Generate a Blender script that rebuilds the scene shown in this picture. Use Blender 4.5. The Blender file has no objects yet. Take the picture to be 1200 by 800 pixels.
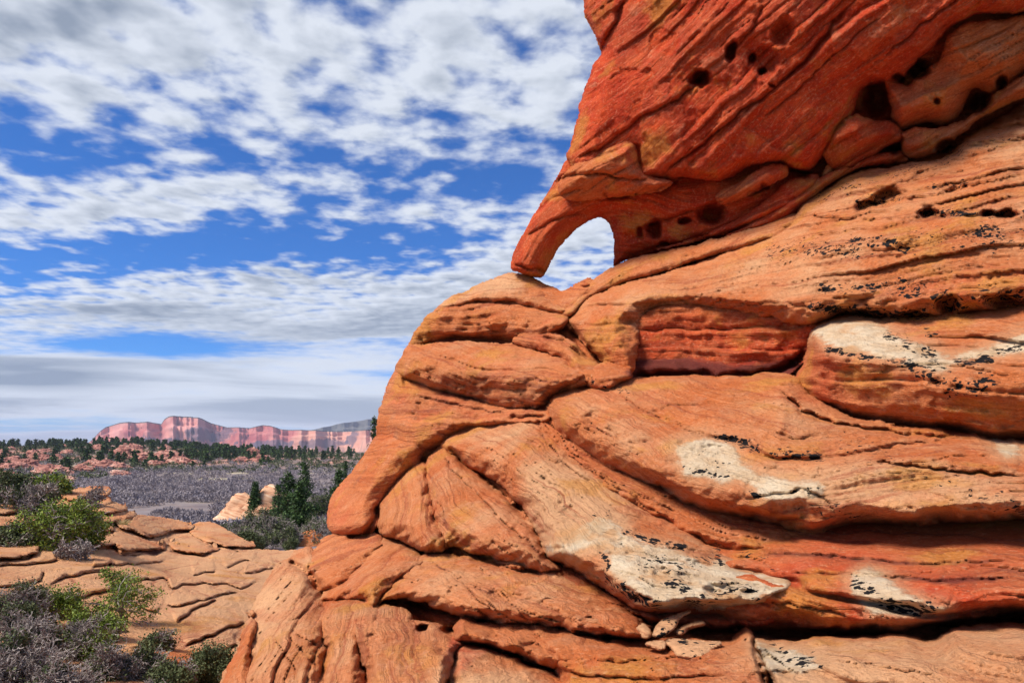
import bpy, math, random
import numpy as np
from mathutils import Vector

C = bpy.context.scene
COL = C.collection
R = math.radians

# ------------------------------------------------------------------ camera
cam_d = bpy.data.cameras.new('camera')
cam = bpy.data.objects.new('camera', cam_d); COL.objects.link(cam)
cam.location = (0, 0, 0); cam.rotation_euler = (R(90), 0, 0)
cam_d.sensor_width = 36; cam_d.lens = 24
cam_d.shift_y = 0.1
cam_d.clip_start = 0.05; cam_d.clip_end = 60000
C.camera = cam
F = 800.0                                   # focal length in pixels of the 1200 wide picture

# ------------------------------------------------------------------ exposure
C.view_settings.view_transform = 'Standard'
C.view_settings.look = 'None'
C.view_settings.exposure = 0.70
C.view_settings.gamma = 1.0
C.view_settings.use_curve_mapping = False
C.cycles.max_bounces = 6
C.cycles.diffuse_bounces = 3
C.cycles.volume_bounces = 0
C.cycles.use_denoising = True

# ------------------------------------------------------------------ node helper
class NT:
    def __init__(s, tree):
        s.t = tree; s.n = tree.nodes; s.l = tree.links; s.n.clear()
    def new(s, typ, **kw):
        n = s.n.new(typ)
        for k, v in kw.items():
            setattr(n, k, v)
        return n
    def put(s, sock, v):
        if v is None: return
        if isinstance(v, bpy.types.NodeSocket): s.l.new(v, sock)
        else:
            if hasattr(sock, 'default_value'):
                if sock.type == 'RGBA' and not hasattr(v, '__len__'): v = (v, v, v, 1)
                if sock.type == 'RGBA' and len(v) == 3: v = (*v, 1)
                if sock.type == 'VECTOR' and not hasattr(v, '__len__'): v = (v, v, v)
                sock.default_value = v
    def m(s, op, a, b=None, c=None, clamp=False):
        n = s.new('ShaderNodeMath', operation=op); n.use_clamp = clamp
        for i, v in enumerate((a, b, c)): s.put(n.inputs[i], v)
        return n.outputs[0]
    def vm(s, op, a, b=None):
        n = s.new('ShaderNodeVectorMath', operation=op)
        s.put(n.inputs[0], a)
        if op == 'SCALE': s.put(n.inputs[3], b)
        elif b is not None: s.put(n.inputs[1], b)
        return n.outputs[1] if op in ('LENGTH', 'DOT_PRODUCT', 'DISTANCE') else n.outputs[0]
    def comb(s, x, y, z):
        n = s.new('ShaderNodeCombineXYZ')
        for i, v in enumerate((x, y, z)): s.put(n.inputs[i], v)
        return n.outputs[0]
    def sep(s, v):
        n = s.new('ShaderNodeSeparateXYZ'); s.put(n.inputs[0], v); return n.outputs
    def noise(s, vec, scale=1.0, detail=4.0, rough=0.55, dist=0.0, lac=2.0):
        n = s.new('ShaderNodeTexNoise'); n.noise_dimensions = '3D'
        s.put(n.inputs['Vector'], vec); s.put(n.inputs['Scale'], scale); s.put(n.inputs['Detail'], detail)
        s.put(n.inputs['Roughness'], rough); s.put(n.inputs['Distortion'], dist); s.put(n.inputs['Lacunarity'], lac)
        return n.outputs['Fac']
    def voro(s, vec, scale, feature='F1', rand=1.0, out='Distance'):
        n = s.new('ShaderNodeTexVoronoi'); n.feature = feature
        s.put(n.inputs['Vector'], vec); s.put(n.inputs['Scale'], scale); s.put(n.inputs['Randomness'], rand)
        return n.outputs[out]
    def ss(s, x, lo, hi, a=0.0, b=1.0):
        n = s.new('ShaderNodeMapRange'); n.interpolation_type = 'SMOOTHSTEP'
        for i, v in enumerate((x, lo, hi, a, b)): s.put(n.inputs[i], v)
        return n.outputs[0]
    def lin(s, x, lo, hi, a=0.0, b=1.0):
        n = s.new('ShaderNodeMapRange'); n.interpolation_type = 'LINEAR'
        for i, v in enumerate((x, lo, hi, a, b)): s.put(n.inputs[i], v)
        return n.outputs[0]
    def mix(s, f, a, b, mode='MIX'):
        n = s.new('ShaderNodeMix'); n.data_type = 'RGBA'; n.blend_type = mode
        s.put(n.inputs[0], f); s.put(n.inputs[6], a); s.put(n.inputs[7], b)
        return n.outputs[2]
    def attr(s, name):
        n = s.new('ShaderNodeAttribute'); n.attribute_name = name; return n.outputs['Fac']

# ------------------------------------------------------------------ sky and sun
SUN_EL, SUN_AZ = 51.0, -118.0              # azimuth from +Y towards +X, degrees
W = bpy.data.worlds.new('World'); C.world = W; W.use_nodes = True
w = NT(W.node_tree)
wout = w.new('ShaderNodeOutputWorld'); bg = w.new('ShaderNodeBackground')
w.l.new(bg.outputs[0], wout.inputs[0])
tc = w.new('ShaderNodeTexCoord')
dirv = w.vm('NORMALIZE', tc.outputs['Generated'])
sky = w.new('ShaderNodeTexSky'); sky.sky_type = 'NISHITA'; sky.sun_disc = False
sky.sun_elevation = R(SUN_EL); sky.sun_rotation = R(SUN_AZ); sky.altitude = 1800; sky.air_density = 1.0; sky.dust_density = 0.6; sky.ozone_density = 2.5
BGS = 0.1
dx, dy, dz = w.sep(dirv)
zz = w.m('ADD', w.m('MAXIMUM', dz, 0.0), 0.055)
P = w.comb(w.m('DIVIDE', dx, zz), w.m('DIVIDE', dy, zz), 0.0)        # the cloud deck seen as a flat layer overhead
# azimuth / elevation masks where the deck is thicker or broken
ya = w.m('MAXIMUM', w.m('ABSOLUTE', dy), 0.15)
AX = w.m('DIVIDE', dx, ya); EZ = w.m('DIVIDE', dz, ya)
def blob(u, v, su, sv, amp, rot=0.0):
    x0, z0 = (u - 600) / F, (520 - v) / F
    a, b = w.m('SUBTRACT', AX, x0), w.m('SUBTRACT', EZ, z0)
    c, s_ = math.cos(R(rot)), math.sin(R(rot))
    a2 = w.m('ADD', w.m('MULTIPLY', a, c), w.m('MULTIPLY', b, s_)); b2 = w.m('SUBTRACT', w.m('MULTIPLY', b, c), w.m('MULTIPLY', a, s_))
    q = w.m('ADD', w.m('POWER', w.m('DIVIDE', a2, su / F), 2.0), w.m('POWER', w.m('DIVIDE', b2, sv / F), 2.0))
    return w.m('MULTIPLY', w.m('EXPONENT', w.m('MULTIPLY', q, -1.0)), amp)
cov = 0.0
for b in ((120, 20, 330, 85, .18), (560, 90, 240, 100, .08), (50, 165, 120, 26, -.12), (400, 290, 260, 30, -.17), (20, 300, 140, 22, -.13), (600, 212, 80, 26, -.10), (250, 195, 330, 22, -.06),
          (140, 248, 170, 24, .17, 8), (530, 250, 100, 20, .12, 6), (560, 330, 230, 40, .20, 25), (220, 365, 420, 34, .15), (190, 405, 130, 14, -.24),
          (440, 398, 60, 9, -.18), (50, 440, 110, 20, .38), (300, 470, 600, 50, .20), (330, 320, 110, 16, .13)):
    cov = w.m('ADD', cov, blob(*b))
stretch = w.new('ShaderNodeMapping'); w.put(stretch.inputs['Vector'], P); stretch.inputs['Location'].default_value = (3.7, 1.3, 0.0)
PS = stretch.outputs[0]
n1 = w.noise(PS, 1.3, 3, 0.5)
n2 = w.noise(PS, 7.2, 7, 0.50, 0.10)
lowdeck = w.ss(EZ, 0.26, 0.10)
bandn = w.noise(w.comb(w.m('MULTIPLY', AX, 2.2), w.m('MULTIPLY', EZ, 26.0), 4.0), 1.0, 7, 0.55, 0.5)
n2e = w.m('ADD', n2, w.m('MULTIPLY', w.m('SUBTRACT', bandn, n2), w.m('MULTIPLY', lowdeck, 0.9)))
dens = w.m('ADD', w.m('ADD', w.m('MULTIPLY', n1, 0.30), w.m('MULTIPLY', n2e, 0.70)), cov)
off = w.vm('ADD', PS, (-0.025, -0.03, 0.0))
n2b = w.noise(off, 7.2, 4, 0.48, 0.10)
cl = w.ss(dens, 0.42, 0.64)
thick = w.ss(dens, 0.56, 0.80)
thick = w.m('MULTIPLY', thick, w.lin(EZ, 0.26, 0.10, 1.0, 0.25))
relief = w.m('SUBTRACT', n2, n2b)
# white lit cloud, blue grey where it is thick, banded near the horizon
shade = w.m('ADD', w.m('MULTIPLY', thick, 0.70), w.m('MULTIPLY', w.m('MULTIPLY', lowdeck, w.ss(bandn, 0.42, 0.62)), 0.60))
shade = w.m('ADD', shade, w.m('ADD', blob(50, 443, 90, 12, .95), w.m('ADD', blob(130, 365, 190, 14, .45), w.m('ADD', blob(350, 320, 130, 16, .4), blob(20, 25, 120, 30, .35)))))
shade = w.m('SUBTRACT', shade, w.m('MULTIPLY', w.m('MULTIPLY', relief, 2.6), w.m('SUBTRACT', 1.0, lowdeck)))
shade = w.m('MINIMUM', w.m('MAXIMUM', shade, 0.0), 1.0)
ccol = w.mix(shade, (0.50, 0.53, 0.58), (0.195, 0.23, 0.285))
skyc = w.mix(1.0, sky.outputs[0], (BGS * 0.20, BGS * 0.53, BGS * 0.96), 'MULTIPLY')
wcol = w.mix(w.m('MULTIPLY', cl, 0.93), skyc, ccol)
wcol = w.mix(w.ss(dz, 0.0, -0.06), wcol, (0.25, 0.2, 0.17))
w.put(bg.inputs['Color'], wcol); bg.inputs['Strength'].default_value = 1.0

sun_d = bpy.data.lights.new('sun', 'SUN'); sun_d.energy = 3.6; sun_d.angle = R(22.0); sun_d.color = (1.0, 0.93, 0.84)
sun = bpy.data.objects.new('sun', sun_d); COL.objects.link(sun)
sd_ = Vector((math.sin(R(SUN_AZ)) * math.cos(R(SUN_EL)), math.cos(R(SUN_AZ)) * math.cos(R(SUN_EL)), math.sin(R(SUN_EL))))
sun.rotation_euler = sd_.to_track_quat('Z', 'Y').to_euler()

# ------------------------------------------------------------------ numpy noise
_rng = np.random.RandomState(7)
_perm = _rng.permutation(256).astype(np.int32); _perm = np.concatenate([_perm, _perm, _perm])
_grad = _rng.normal(size=(256, 3)).astype(np.float32); _grad /= np.linalg.norm(_grad, axis=1)[:, None]
def pn(p, scale=1.0, seed=0.0):
    """gradient noise, about -1..1, for an (N,3) array"""
    p = np.asarray(p, np.float32) * np.float32(scale) + np.float32(seed * 17.31 + 100.5)
    i = np.floor(p).astype(np.int32); f = p - i; i &= 255
    u = f * f * f * (f * (f * 6 - 15) + 10)
    res = 0
    for a in (0, 1):
        wx = u[:, 0] if a else 1 - u[:, 0]
        pa = _perm[i[:, 0] + a]
        for b in (0, 1):
            wy = u[:, 1] if b else 1 - u[:, 1]
            pb = _perm[pa + i[:, 1] + b]
            for c in (0, 1):
                wz = u[:, 2] if c else 1 - u[:, 2]
                g = _grad[_perm[pb + i[:, 2] + c]]
                d = g[:, 0] * (f[:, 0] - a) + g[:, 1] * (f[:, 1] - b) + g[:, 2] * (f[:, 2] - c)
                res = res + wx * wy * wz * d
    return res * 1.5
def fbm(p, scale=1.0, octv=4, seed=0.0, gain=0.5, ridge=False):
    out = 0; a = 1.0; s = scale; tot = 0
    for k in range(octv):
        n = pn(p, s, seed + k * 1.7)
        if ridge: n = 1 - 2 * np.abs(n)
        out = out + a * n; tot += a; a *= gain; s *= 2.03
    return out / tot
def p2(u, v, k=0.0):
    return np.stack([u, v, np.full_like(u, k)], 1)
def sstep(x, a, b):
    t = np.clip((x - a) / (b - a), 0, 1); return t * t * (3 - 2 * t)
def hash1(k, seed):
    return np.modf(np.abs(np.sin((k + seed * 13.7) * 12.9898) * 43758.5453))[0]
def layers(s, wdt, seed):
    """stepped 1D profile of beds of thickness wdt: each bed stands out by its own amount, with a groove between"""
    x = s / wdt + seed * 3.3
    k = np.floor(x); f = x - k
    cur, nxt = hash1(k, seed), hash1(k + 1, seed)
    t = sstep(f, 0.80, 1.0)
    return cur * (1 - t) + nxt * t - 0.5 - 0.5 * np.exp(-((f - 0.90) / 0.06) ** 2) * (hash1(k, seed + 5) > .35)

# ------------------------------------------------------------------ objects
def tag(o, label=None, cat=None, group=None, kind=None):
    if label: o['label'] = label
    if cat: o['category'] = cat
    if group: o['group'] = group
    if kind: o['kind'] = kind
    return o
def empty(name, loc=(0, 0, 0)):
    o = bpy.data.objects.new(name, None); o.location = loc; o.empty_display_size = .2; COL.objects.link(o); return o
def mesh(name, V, Fc, mat, parent=None, attrs=None, smooth=True, link=True):
    """V (N,3); Fc list of face index arrays (M,3) / (M,4)"""
    me = bpy.data.meshes.new(name)
    V = np.asarray(V, np.float32)
    if not isinstance(Fc, (list, tuple)): Fc = [Fc]
    Fc = [np.asarray(f, np.int32) for f in Fc if len(f)]
    me.vertices.add(len(V)); me.vertices.foreach_set('co', V.ravel())
    loops = np.concatenate([f.ravel() for f in Fc])
    tot = np.concatenate([np.full(len(f), f.shape[1], np.int32) for f in Fc])
    me.loops.add(len(loops)); me.loops.foreach_set('vertex_index', loops)
    me.polygons.add(len(tot)); me.polygons.foreach_set('loop_start', np.concatenate([[0], np.cumsum(tot)[:-1]]).astype(np.int32))
    me.update(calc_edges=True)
    me.polygons.foreach_set('use_smooth', np.full(len(tot), smooth))
    for k, a in (attrs or {}).items():
        at = me.attributes.new(k, 'FLOAT', 'POINT'); at.data.foreach_set('value', np.asarray(a, np.float32))
    me.materials.append(mat)
    me.validate()
    o = bpy.data.objects.new(name, me)
    if link: COL.objects.link(o)
    if parent is not None:
        o.parent = parent
        o.matrix_parent_inverse = parent.matrix_basis.inverted()
    return o

# ------------------------------------------------------------------ materials
def new_mat(name):
    m = bpy.data.materials.new(name); m.use_nodes = True
    t = NT(m.node_tree)
    out = t.new('ShaderNodeOutputMaterial'); b = t.new('ShaderNodeBsdfPrincipled')
    t.l.new(b.outputs[0], out.inputs[0])
    b.inputs['Roughness'].default_value = 0.9
    b.inputs['Specular IOR Level'].default_value = 0.15
    return m, t, b

def rock_material(name='sandstone', k=1.0):
    m, t, b = new_mat(name)
    pos = t.new('ShaderNodeNewGeometry').outputs['Position']
    s = t.attr('bed'); tint = t.attr('tint'); tan = t.attr('tan'); crust = t.attr('crust'); lich = t.attr('lichen'); varn = t.attr('varnish_shade'); skin = t.attr('skin')
    px, py, pz = t.sep(pos)
    nb = t.noise(pos, 0.9 * k, 5, 0.6)
    nm = t.noise(pos, 4.5 * k, 6, 0.65)
    nf = t.noise(pos, 38 * k, 5, 0.7)
    # fine laminae running along the bedding
    warp = t.m('ADD', s, t.m('MULTIPLY', t.m('SUBTRACT', nm, 0.5), 0.09 / k))
    sv = t.comb(t.m('MULTIPLY', warp, 26.0 * k), t.m('MULTIPLY', px, 0.9 * k), t.m('MULTIPLY', pz, 0.9 * k))
    lam = t.noise(sv, 1.0, 5, 0.68)
    lam2 = t.noise(sv, 3.1, 4, 0.6)
    # colour
    col = t.mix(t.ss(nb, 0.35, 0.66), (0.58, 0.150, 0.040), (0.64, 0.235, 0.085))
    col = t.mix(t.m('MULTIPLY', t.ss(nm, 0.48, 0.72), 0.55), col, (0.66, 0.29, 0.14))
    tn = t.m('ADD', tint, t.m('MULTIPLY', t.m('SUBTRACT', nb, 0.5), 2.0))
    red = t.mix(t.ss(nm, 0.35, 0.7), (0.50, 0.040, 0.012), (0.68, 0.088, 0.020))
    col = t.mix(t.ss(tn, 0.15, 0.95), col, red)
    ta = t.m('ADD', tan, t.m('MULTIPLY', t.m('SUBTRACT', t.noise(t.vm('ADD', pos, (4.0, 7.0, 1.0)), 1.3 * k, 6, 0.68), 0.5), 2.0))
    col = t.mix(t.ss(ta, 0.15, 0.95), col, (0.70, 0.37, 0.18))
    col = t.mix(t.m('MULTIPLY', t.ss(skin, .55, .95), .45), col, (0.66, 0.30, 0.15))
    col = t.mix(t.m('MULTIPLY', t.ss(skin, .4, .05), .32), col, (0.50, 0.085, 0.03))
    # iron yellow stains
    ye = t.m('MULTIPLY', t.ss(t.noise(t.vm('ADD', pos, (9.1, 3.3, 5.2)), 1.7 * k, 4, 0.6), 0.54, 0.68), 0.60)
    col = t.mix(ye, col, (0.62, 0.26, 0.045))
    # laminae: darker iron rich streaks
    col = t.mix(t.m('MULTIPLY', t.ss(lam, 0.52, 0.68), 0.66), col, (0.30, 0.055, 0.022))
    col = t.mix(t.m('MULTIPLY', t.ss(lam2, 0.56, 0.72), 0.35), col, (0.68, 0.33, 0.16))
    # grain
    col = t.mix(t.m('MULTIPLY', t.ss(nf, 0.50, 0.70), 0.42), col, (0.25, 0.060, 0.025))
    col = t.mix(t.m('MULTIPLY', t.ss(nf, 0.48, 0.30), 0.34), col, (0.78, 0.45, 0.26))
    # dark desert varnish, plus shade painted into some faces
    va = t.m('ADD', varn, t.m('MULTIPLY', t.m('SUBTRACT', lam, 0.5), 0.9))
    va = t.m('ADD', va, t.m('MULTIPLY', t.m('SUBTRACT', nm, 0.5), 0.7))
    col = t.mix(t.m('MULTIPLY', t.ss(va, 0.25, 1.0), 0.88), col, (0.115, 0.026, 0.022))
    # pale crust with a ragged edge
    cn = t.m('ADD', crust, t.m('MULTIPLY', t.m('SUBTRACT', t.noise(pos, 5.0, 8, 0.72), 0.5), 1.7))
    halo = t.ss(cn, -0.9, 0.1); col = t.mix(t.m('MULTIPLY', halo, .6), col, (0.66, 0.36, 0.18))
    cmask = t.ss(cn, -0.12, 0.22)
    ccol2 = t.mix(t.ss(nm, 0.35, 0.65), (0.66, 0.46, 0.27), (0.77, 0.62, 0.42))
    ccol2 = t.mix(t.m('MULTIPLY', t.ss(t.noise(pos, 3.0, 4, 0.6), 0.52, 0.66), 0.8), ccol2, (0.64, 0.33, 0.14))
    ccol2 = t.mix(t.m('MULTIPLY', t.ss(nf, 0.5, 0.7), 0.3), ccol2, (0.40, 0.22, 0.12))
    col = t.mix(t.m('MULTIPLY', cmask, 0.92), col, ccol2)
    # black lichen spots
    wv = t.vm('ADD', pos, t.vm('SCALE', t.comb(t.m('SUBTRACT', nf, 0.5), t.m('SUBTRACT', t.noise(pos, 51, 3, .6), 0.5), t.m('SUBTRACT', nm, 0.5)), 0.05))
    cl_ = t.noise(pos, 6.5, 4, 0.65)
    lthr = t.m('MULTIPLY', t.m('MULTIPLY', lich, 1.25), t.ss(cl_, 0.32, 0.56))
    lmask = 0.0
    for sc_, k_ in ((36.0, .62), (21.0, .60), (11.0, .38)):
        d_ = t.voro(wv, sc_); rc = t.sep(t.voro(wv, sc_, out='Color'))[0]
        rad = t.m('MULTIPLY', lthr, t.m('MULTIPLY', t.ss(rc, .15, .9), k_))
        lmask = t.m('MAXIMUM', lmask, t.ss(t.m('SUBTRACT', rad, d_), 0.0, 0.05))
    col = t.mix(lmask, col, (0.016, 0.014, 0.014))
    t.put(b.inputs['Base Color'], col)
    # relief
    h = t.m('ADD', t.m('MULTIPLY', nm, 0.038 / k), t.m('MULTIPLY', nf, 0.034 / k))
    h = t.m('ADD', h, t.m('MULTIPLY', t.ss(lam, 0.45, 0.60), -0.010 / k))
    h = t.m('ADD', h, t.m('MULTIPLY', t.ss(lam2, 0.42, 0.58), 0.005 / k))
    pit = t.voro(t.vm('ADD', pos, t.vm('SCALE', t.comb(nm, nf, nb), 0.1)), 16.0 * k)
    h = t.m('ADD', h, t.m('MULTIPLY', t.ss(pit, 0.0, 0.30), 0.004 / k))
    n13 = t.noise(t.vm('MULTIPLY', pos, (1.0, 1.0, 1.6)), 13 * k, 4, 0.65, .4)
    h = t.m('ADD', h, t.m('MULTIPLY', n13, 0.012 / k))
    fn = t.noise(pos, 150 * k, 4, 0.7)
    h = t.m('ADD', h, t.m('MULTIPLY', fn, 0.008 / k))
    h = t.m('ADD', h, t.m('MULTIPLY', cmask, 0.010))
    h = t.m('ADD', h, t.m('MULTIPLY', lmask, 0.004))
    bump = t.new('ShaderNodeBump'); bump.inputs['Strength'].default_value = 0.9; bump.inputs['Distance'].default_value = 1.0
    t.put(bump.inputs['Height'], h); t.put(b.inputs['Normal'], bump.outputs[0])
    b.inputs['Roughness'].default_value = 0.92
    return m

def simple_mat(name, c1, c2, scale=5.0, rnd=None, rough=0.9, c3=None, trans=0.0):
    m, t, b = new_mat(name)
    pos = t.new('ShaderNodeNewGeometry').outputs['Position']
    n = t.noise(pos, scale, 4, 0.6)
    f = t.ss(n, 0.35, 0.65)
    if rnd: f = t.attr(rnd)
    col = t.mix(f, c1, c2)
    if c3 is not None: col = t.mix(t.ss(n, 0.52, 0.66), col, c3)
    t.put(b.inputs['Base Color'], col); b.inputs['Roughness'].default_value = rough
    return m
M_ROCK = rock_material()
M_LEAF = simple_mat('shrub leaves', (0.055, 0.090, 0.014), (0.26, 0.33, 0.05), rnd='rnd', rough=0.55)
M_OLIVE = simple_mat('olive leaves', (0.035, 0.050, 0.020), (0.150, 0.170, 0.070), rnd='rnd', rough=0.6)
M_NEEDLE = simple_mat('conifer needles', (0.014, 0.034, 0.012), (0.080, 0.135, 0.034), rnd='rnd', rough=0.6)
M_BARK = simple_mat('bark', (0.06, 0.045, 0.04), (0.16, 0.12, 0.10), 20)
M_TWIG = simple_mat('grey twigs', (0.12, 0.092, 0.08), (0.42, 0.36, 0.32), rnd='rnd')
M_BRUSH = simple_mat('leafless brush', (0.13, 0.108, 0.118), (0.35, 0.305, 0.315), rnd='rnd')
M_GRASS = simple_mat('dry grass', (0.30, 0.24, 0.09), (0.55, 0.47, 0.24), rnd='rnd')

# ------------------------------------------------------------------ rock engine
class Spline2:
    """thin plate surface through (u, v, distance) controls"""
    def __init__(s, pts, log=False):
        s.log = log; pts = [(p[0], p[1], math.log(p[2]) if log else p[2]) for p in pts]
        a = np.array(pts, float); s.x = a[:, :2] / 400; n = len(a)
        r = np.linalg.norm(s.x[:, None] - s.x[None], axis=2)
        K = np.where(r > 0, r * r * np.log(r + 1e-9), 0) + np.eye(n) * 0.01
        P_ = np.hstack([np.ones((n, 1)), s.x]); A = np.block([[K, P_], [P_.T, np.zeros((3, 3))]])
        s.w = np.linalg.solve(A, np.concatenate([a[:, 2], np.zeros(3)])); s.n = n
    def __call__(s, u, v):
        x = np.stack([np.asarray(u, float), np.asarray(v, float)], -1) / 400
        r2 = ((x[:, None] - s.x[None]) ** 2).sum(2)
        K = 0.5 * r2 * np.log(r2 + 1e-12)
        o = K @ s.w[:s.n] + s.w[s.n] + x @ s.w[s.n + 1:]
        return np.exp(o) if s.log else np.maximum(o, 1.5)

def outline(poly, rdef, fine=3.0):
    """closed smooth curve through (u, v[, radius[, sharp]]) -> samples (u, v, r)"""
    pts = np.array([(p[0], p[1], p[2] if len(p) > 2 and p[2] else rdef) for p in poly], float)
    n = len(pts); out = []
    for i in range(n):
        p0, p1, p2_, p3 = pts[i - 1], pts[i], pts[(i + 1) % n], pts[(i + 2) % n]
        L = np.linalg.norm(p2_[:2] - p1[:2]); k = max(2, int(L / fine))
        t = (np.arange(k) / k)[:, None]
        m1 = (p2_ - p0) / 2; m2 = (p3 - p1) / 2
        # keep tangents in check on uneven spacing
        for m_ in (m1, m2):
            l = np.linalg.norm(m_[:2]);
            if l > L: m_ *= L / l
        h = (2 * t**3 - 3 * t**2 + 1) * p1 + (t**3 - 2 * t**2 + t) * m1 + (-2 * t**3 + 3 * t**2) * p2_ + (t**3 - t**2) * m2
        h[:, 2] = ((1 - t) * p1[2] + t * p2_[2])[:, 0]
        out.append(h)
    return np.concatenate(out)

def sdist(u, v, smp, radii=True):
    """signed distance to a sampled closed curve (inside > 0) and the least distance measured in edge radii"""
    A = smp[:, :2].astype(np.float32); B = np.roll(A, -1, 0); r = smp[:, 2].astype(np.float32)
    N = len(u); sd = np.empty(N, np.float32); q = np.empty(N, np.float32); rn = np.empty(N, np.float32)
    for s in range(0, N, 12000):
        U = u[s:s + 12000, None].astype(np.float32); V = v[s:s + 12000, None].astype(np.float32)
        d = np.sqrt((U - A[:, 0]) ** 2 + (V - A[:, 1]) ** 2)
        j = d.argmin(1); dm = d[np.arange(len(j)), j]
        ay, by = A[:, 1], B[:, 1]
        cr = (ay > V) != (by > V)
        xi = (B[:, 0] - A[:, 0]) * (V - ay) / np.where(by == ay, 1e-6, by - ay) + A[:, 0]
        ins = (cr & (U < xi)).sum(1) % 2 == 1
        sd[s:s + 12000] = np.where(ins, dm, -dm)
        qm = (d / r).min(1); rn[s:s + 12000] = r[j]
        q[s:s + 12000] = np.where(ins, qm, -dm / r[j])
    return sd, q, rn

def polydist(u, v, pts):
    """distance to an open polyline, and side (+ below / right of it)"""
    best = np.full(len(u), 1e9, np.float32); side = np.zeros(len(u), np.float32); par = np.zeros(len(u), np.float32)
    n = len(pts) - 1
    for i in range(n):
        ax, ay = pts[i]; bx, by = pts[i + 1]
        vx, vy = bx - ax, by - ay; L2 = vx * vx + vy * vy
        t = np.clip(((u - ax) * vx + (v - ay) * vy) / L2, 0, 1)
        ex, ey = u - ax - t * vx, v - ay - t * vy
        d = np.hypot(ex, ey)
        m_ = d < best
        best[m_] = d[m_]; side[m_] = np.sign(vx * (v[m_] - ay) - vy * (u[m_] - ax)); par[m_] = (i + t[m_]) / n
    return best, side, par

PATCH, LICHEN, CRACKS, HOLES = [], [], [], []
def box_any(u, v, pts, pad):
    p = np.array([q[:2] for q in pts], float)
    return (u > p[:, 0].min() - pad) & (u < p[:, 0].max() + pad) & (v > p[:, 1].min() - pad) & (v < p[:, 1].max() + pad)

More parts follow.
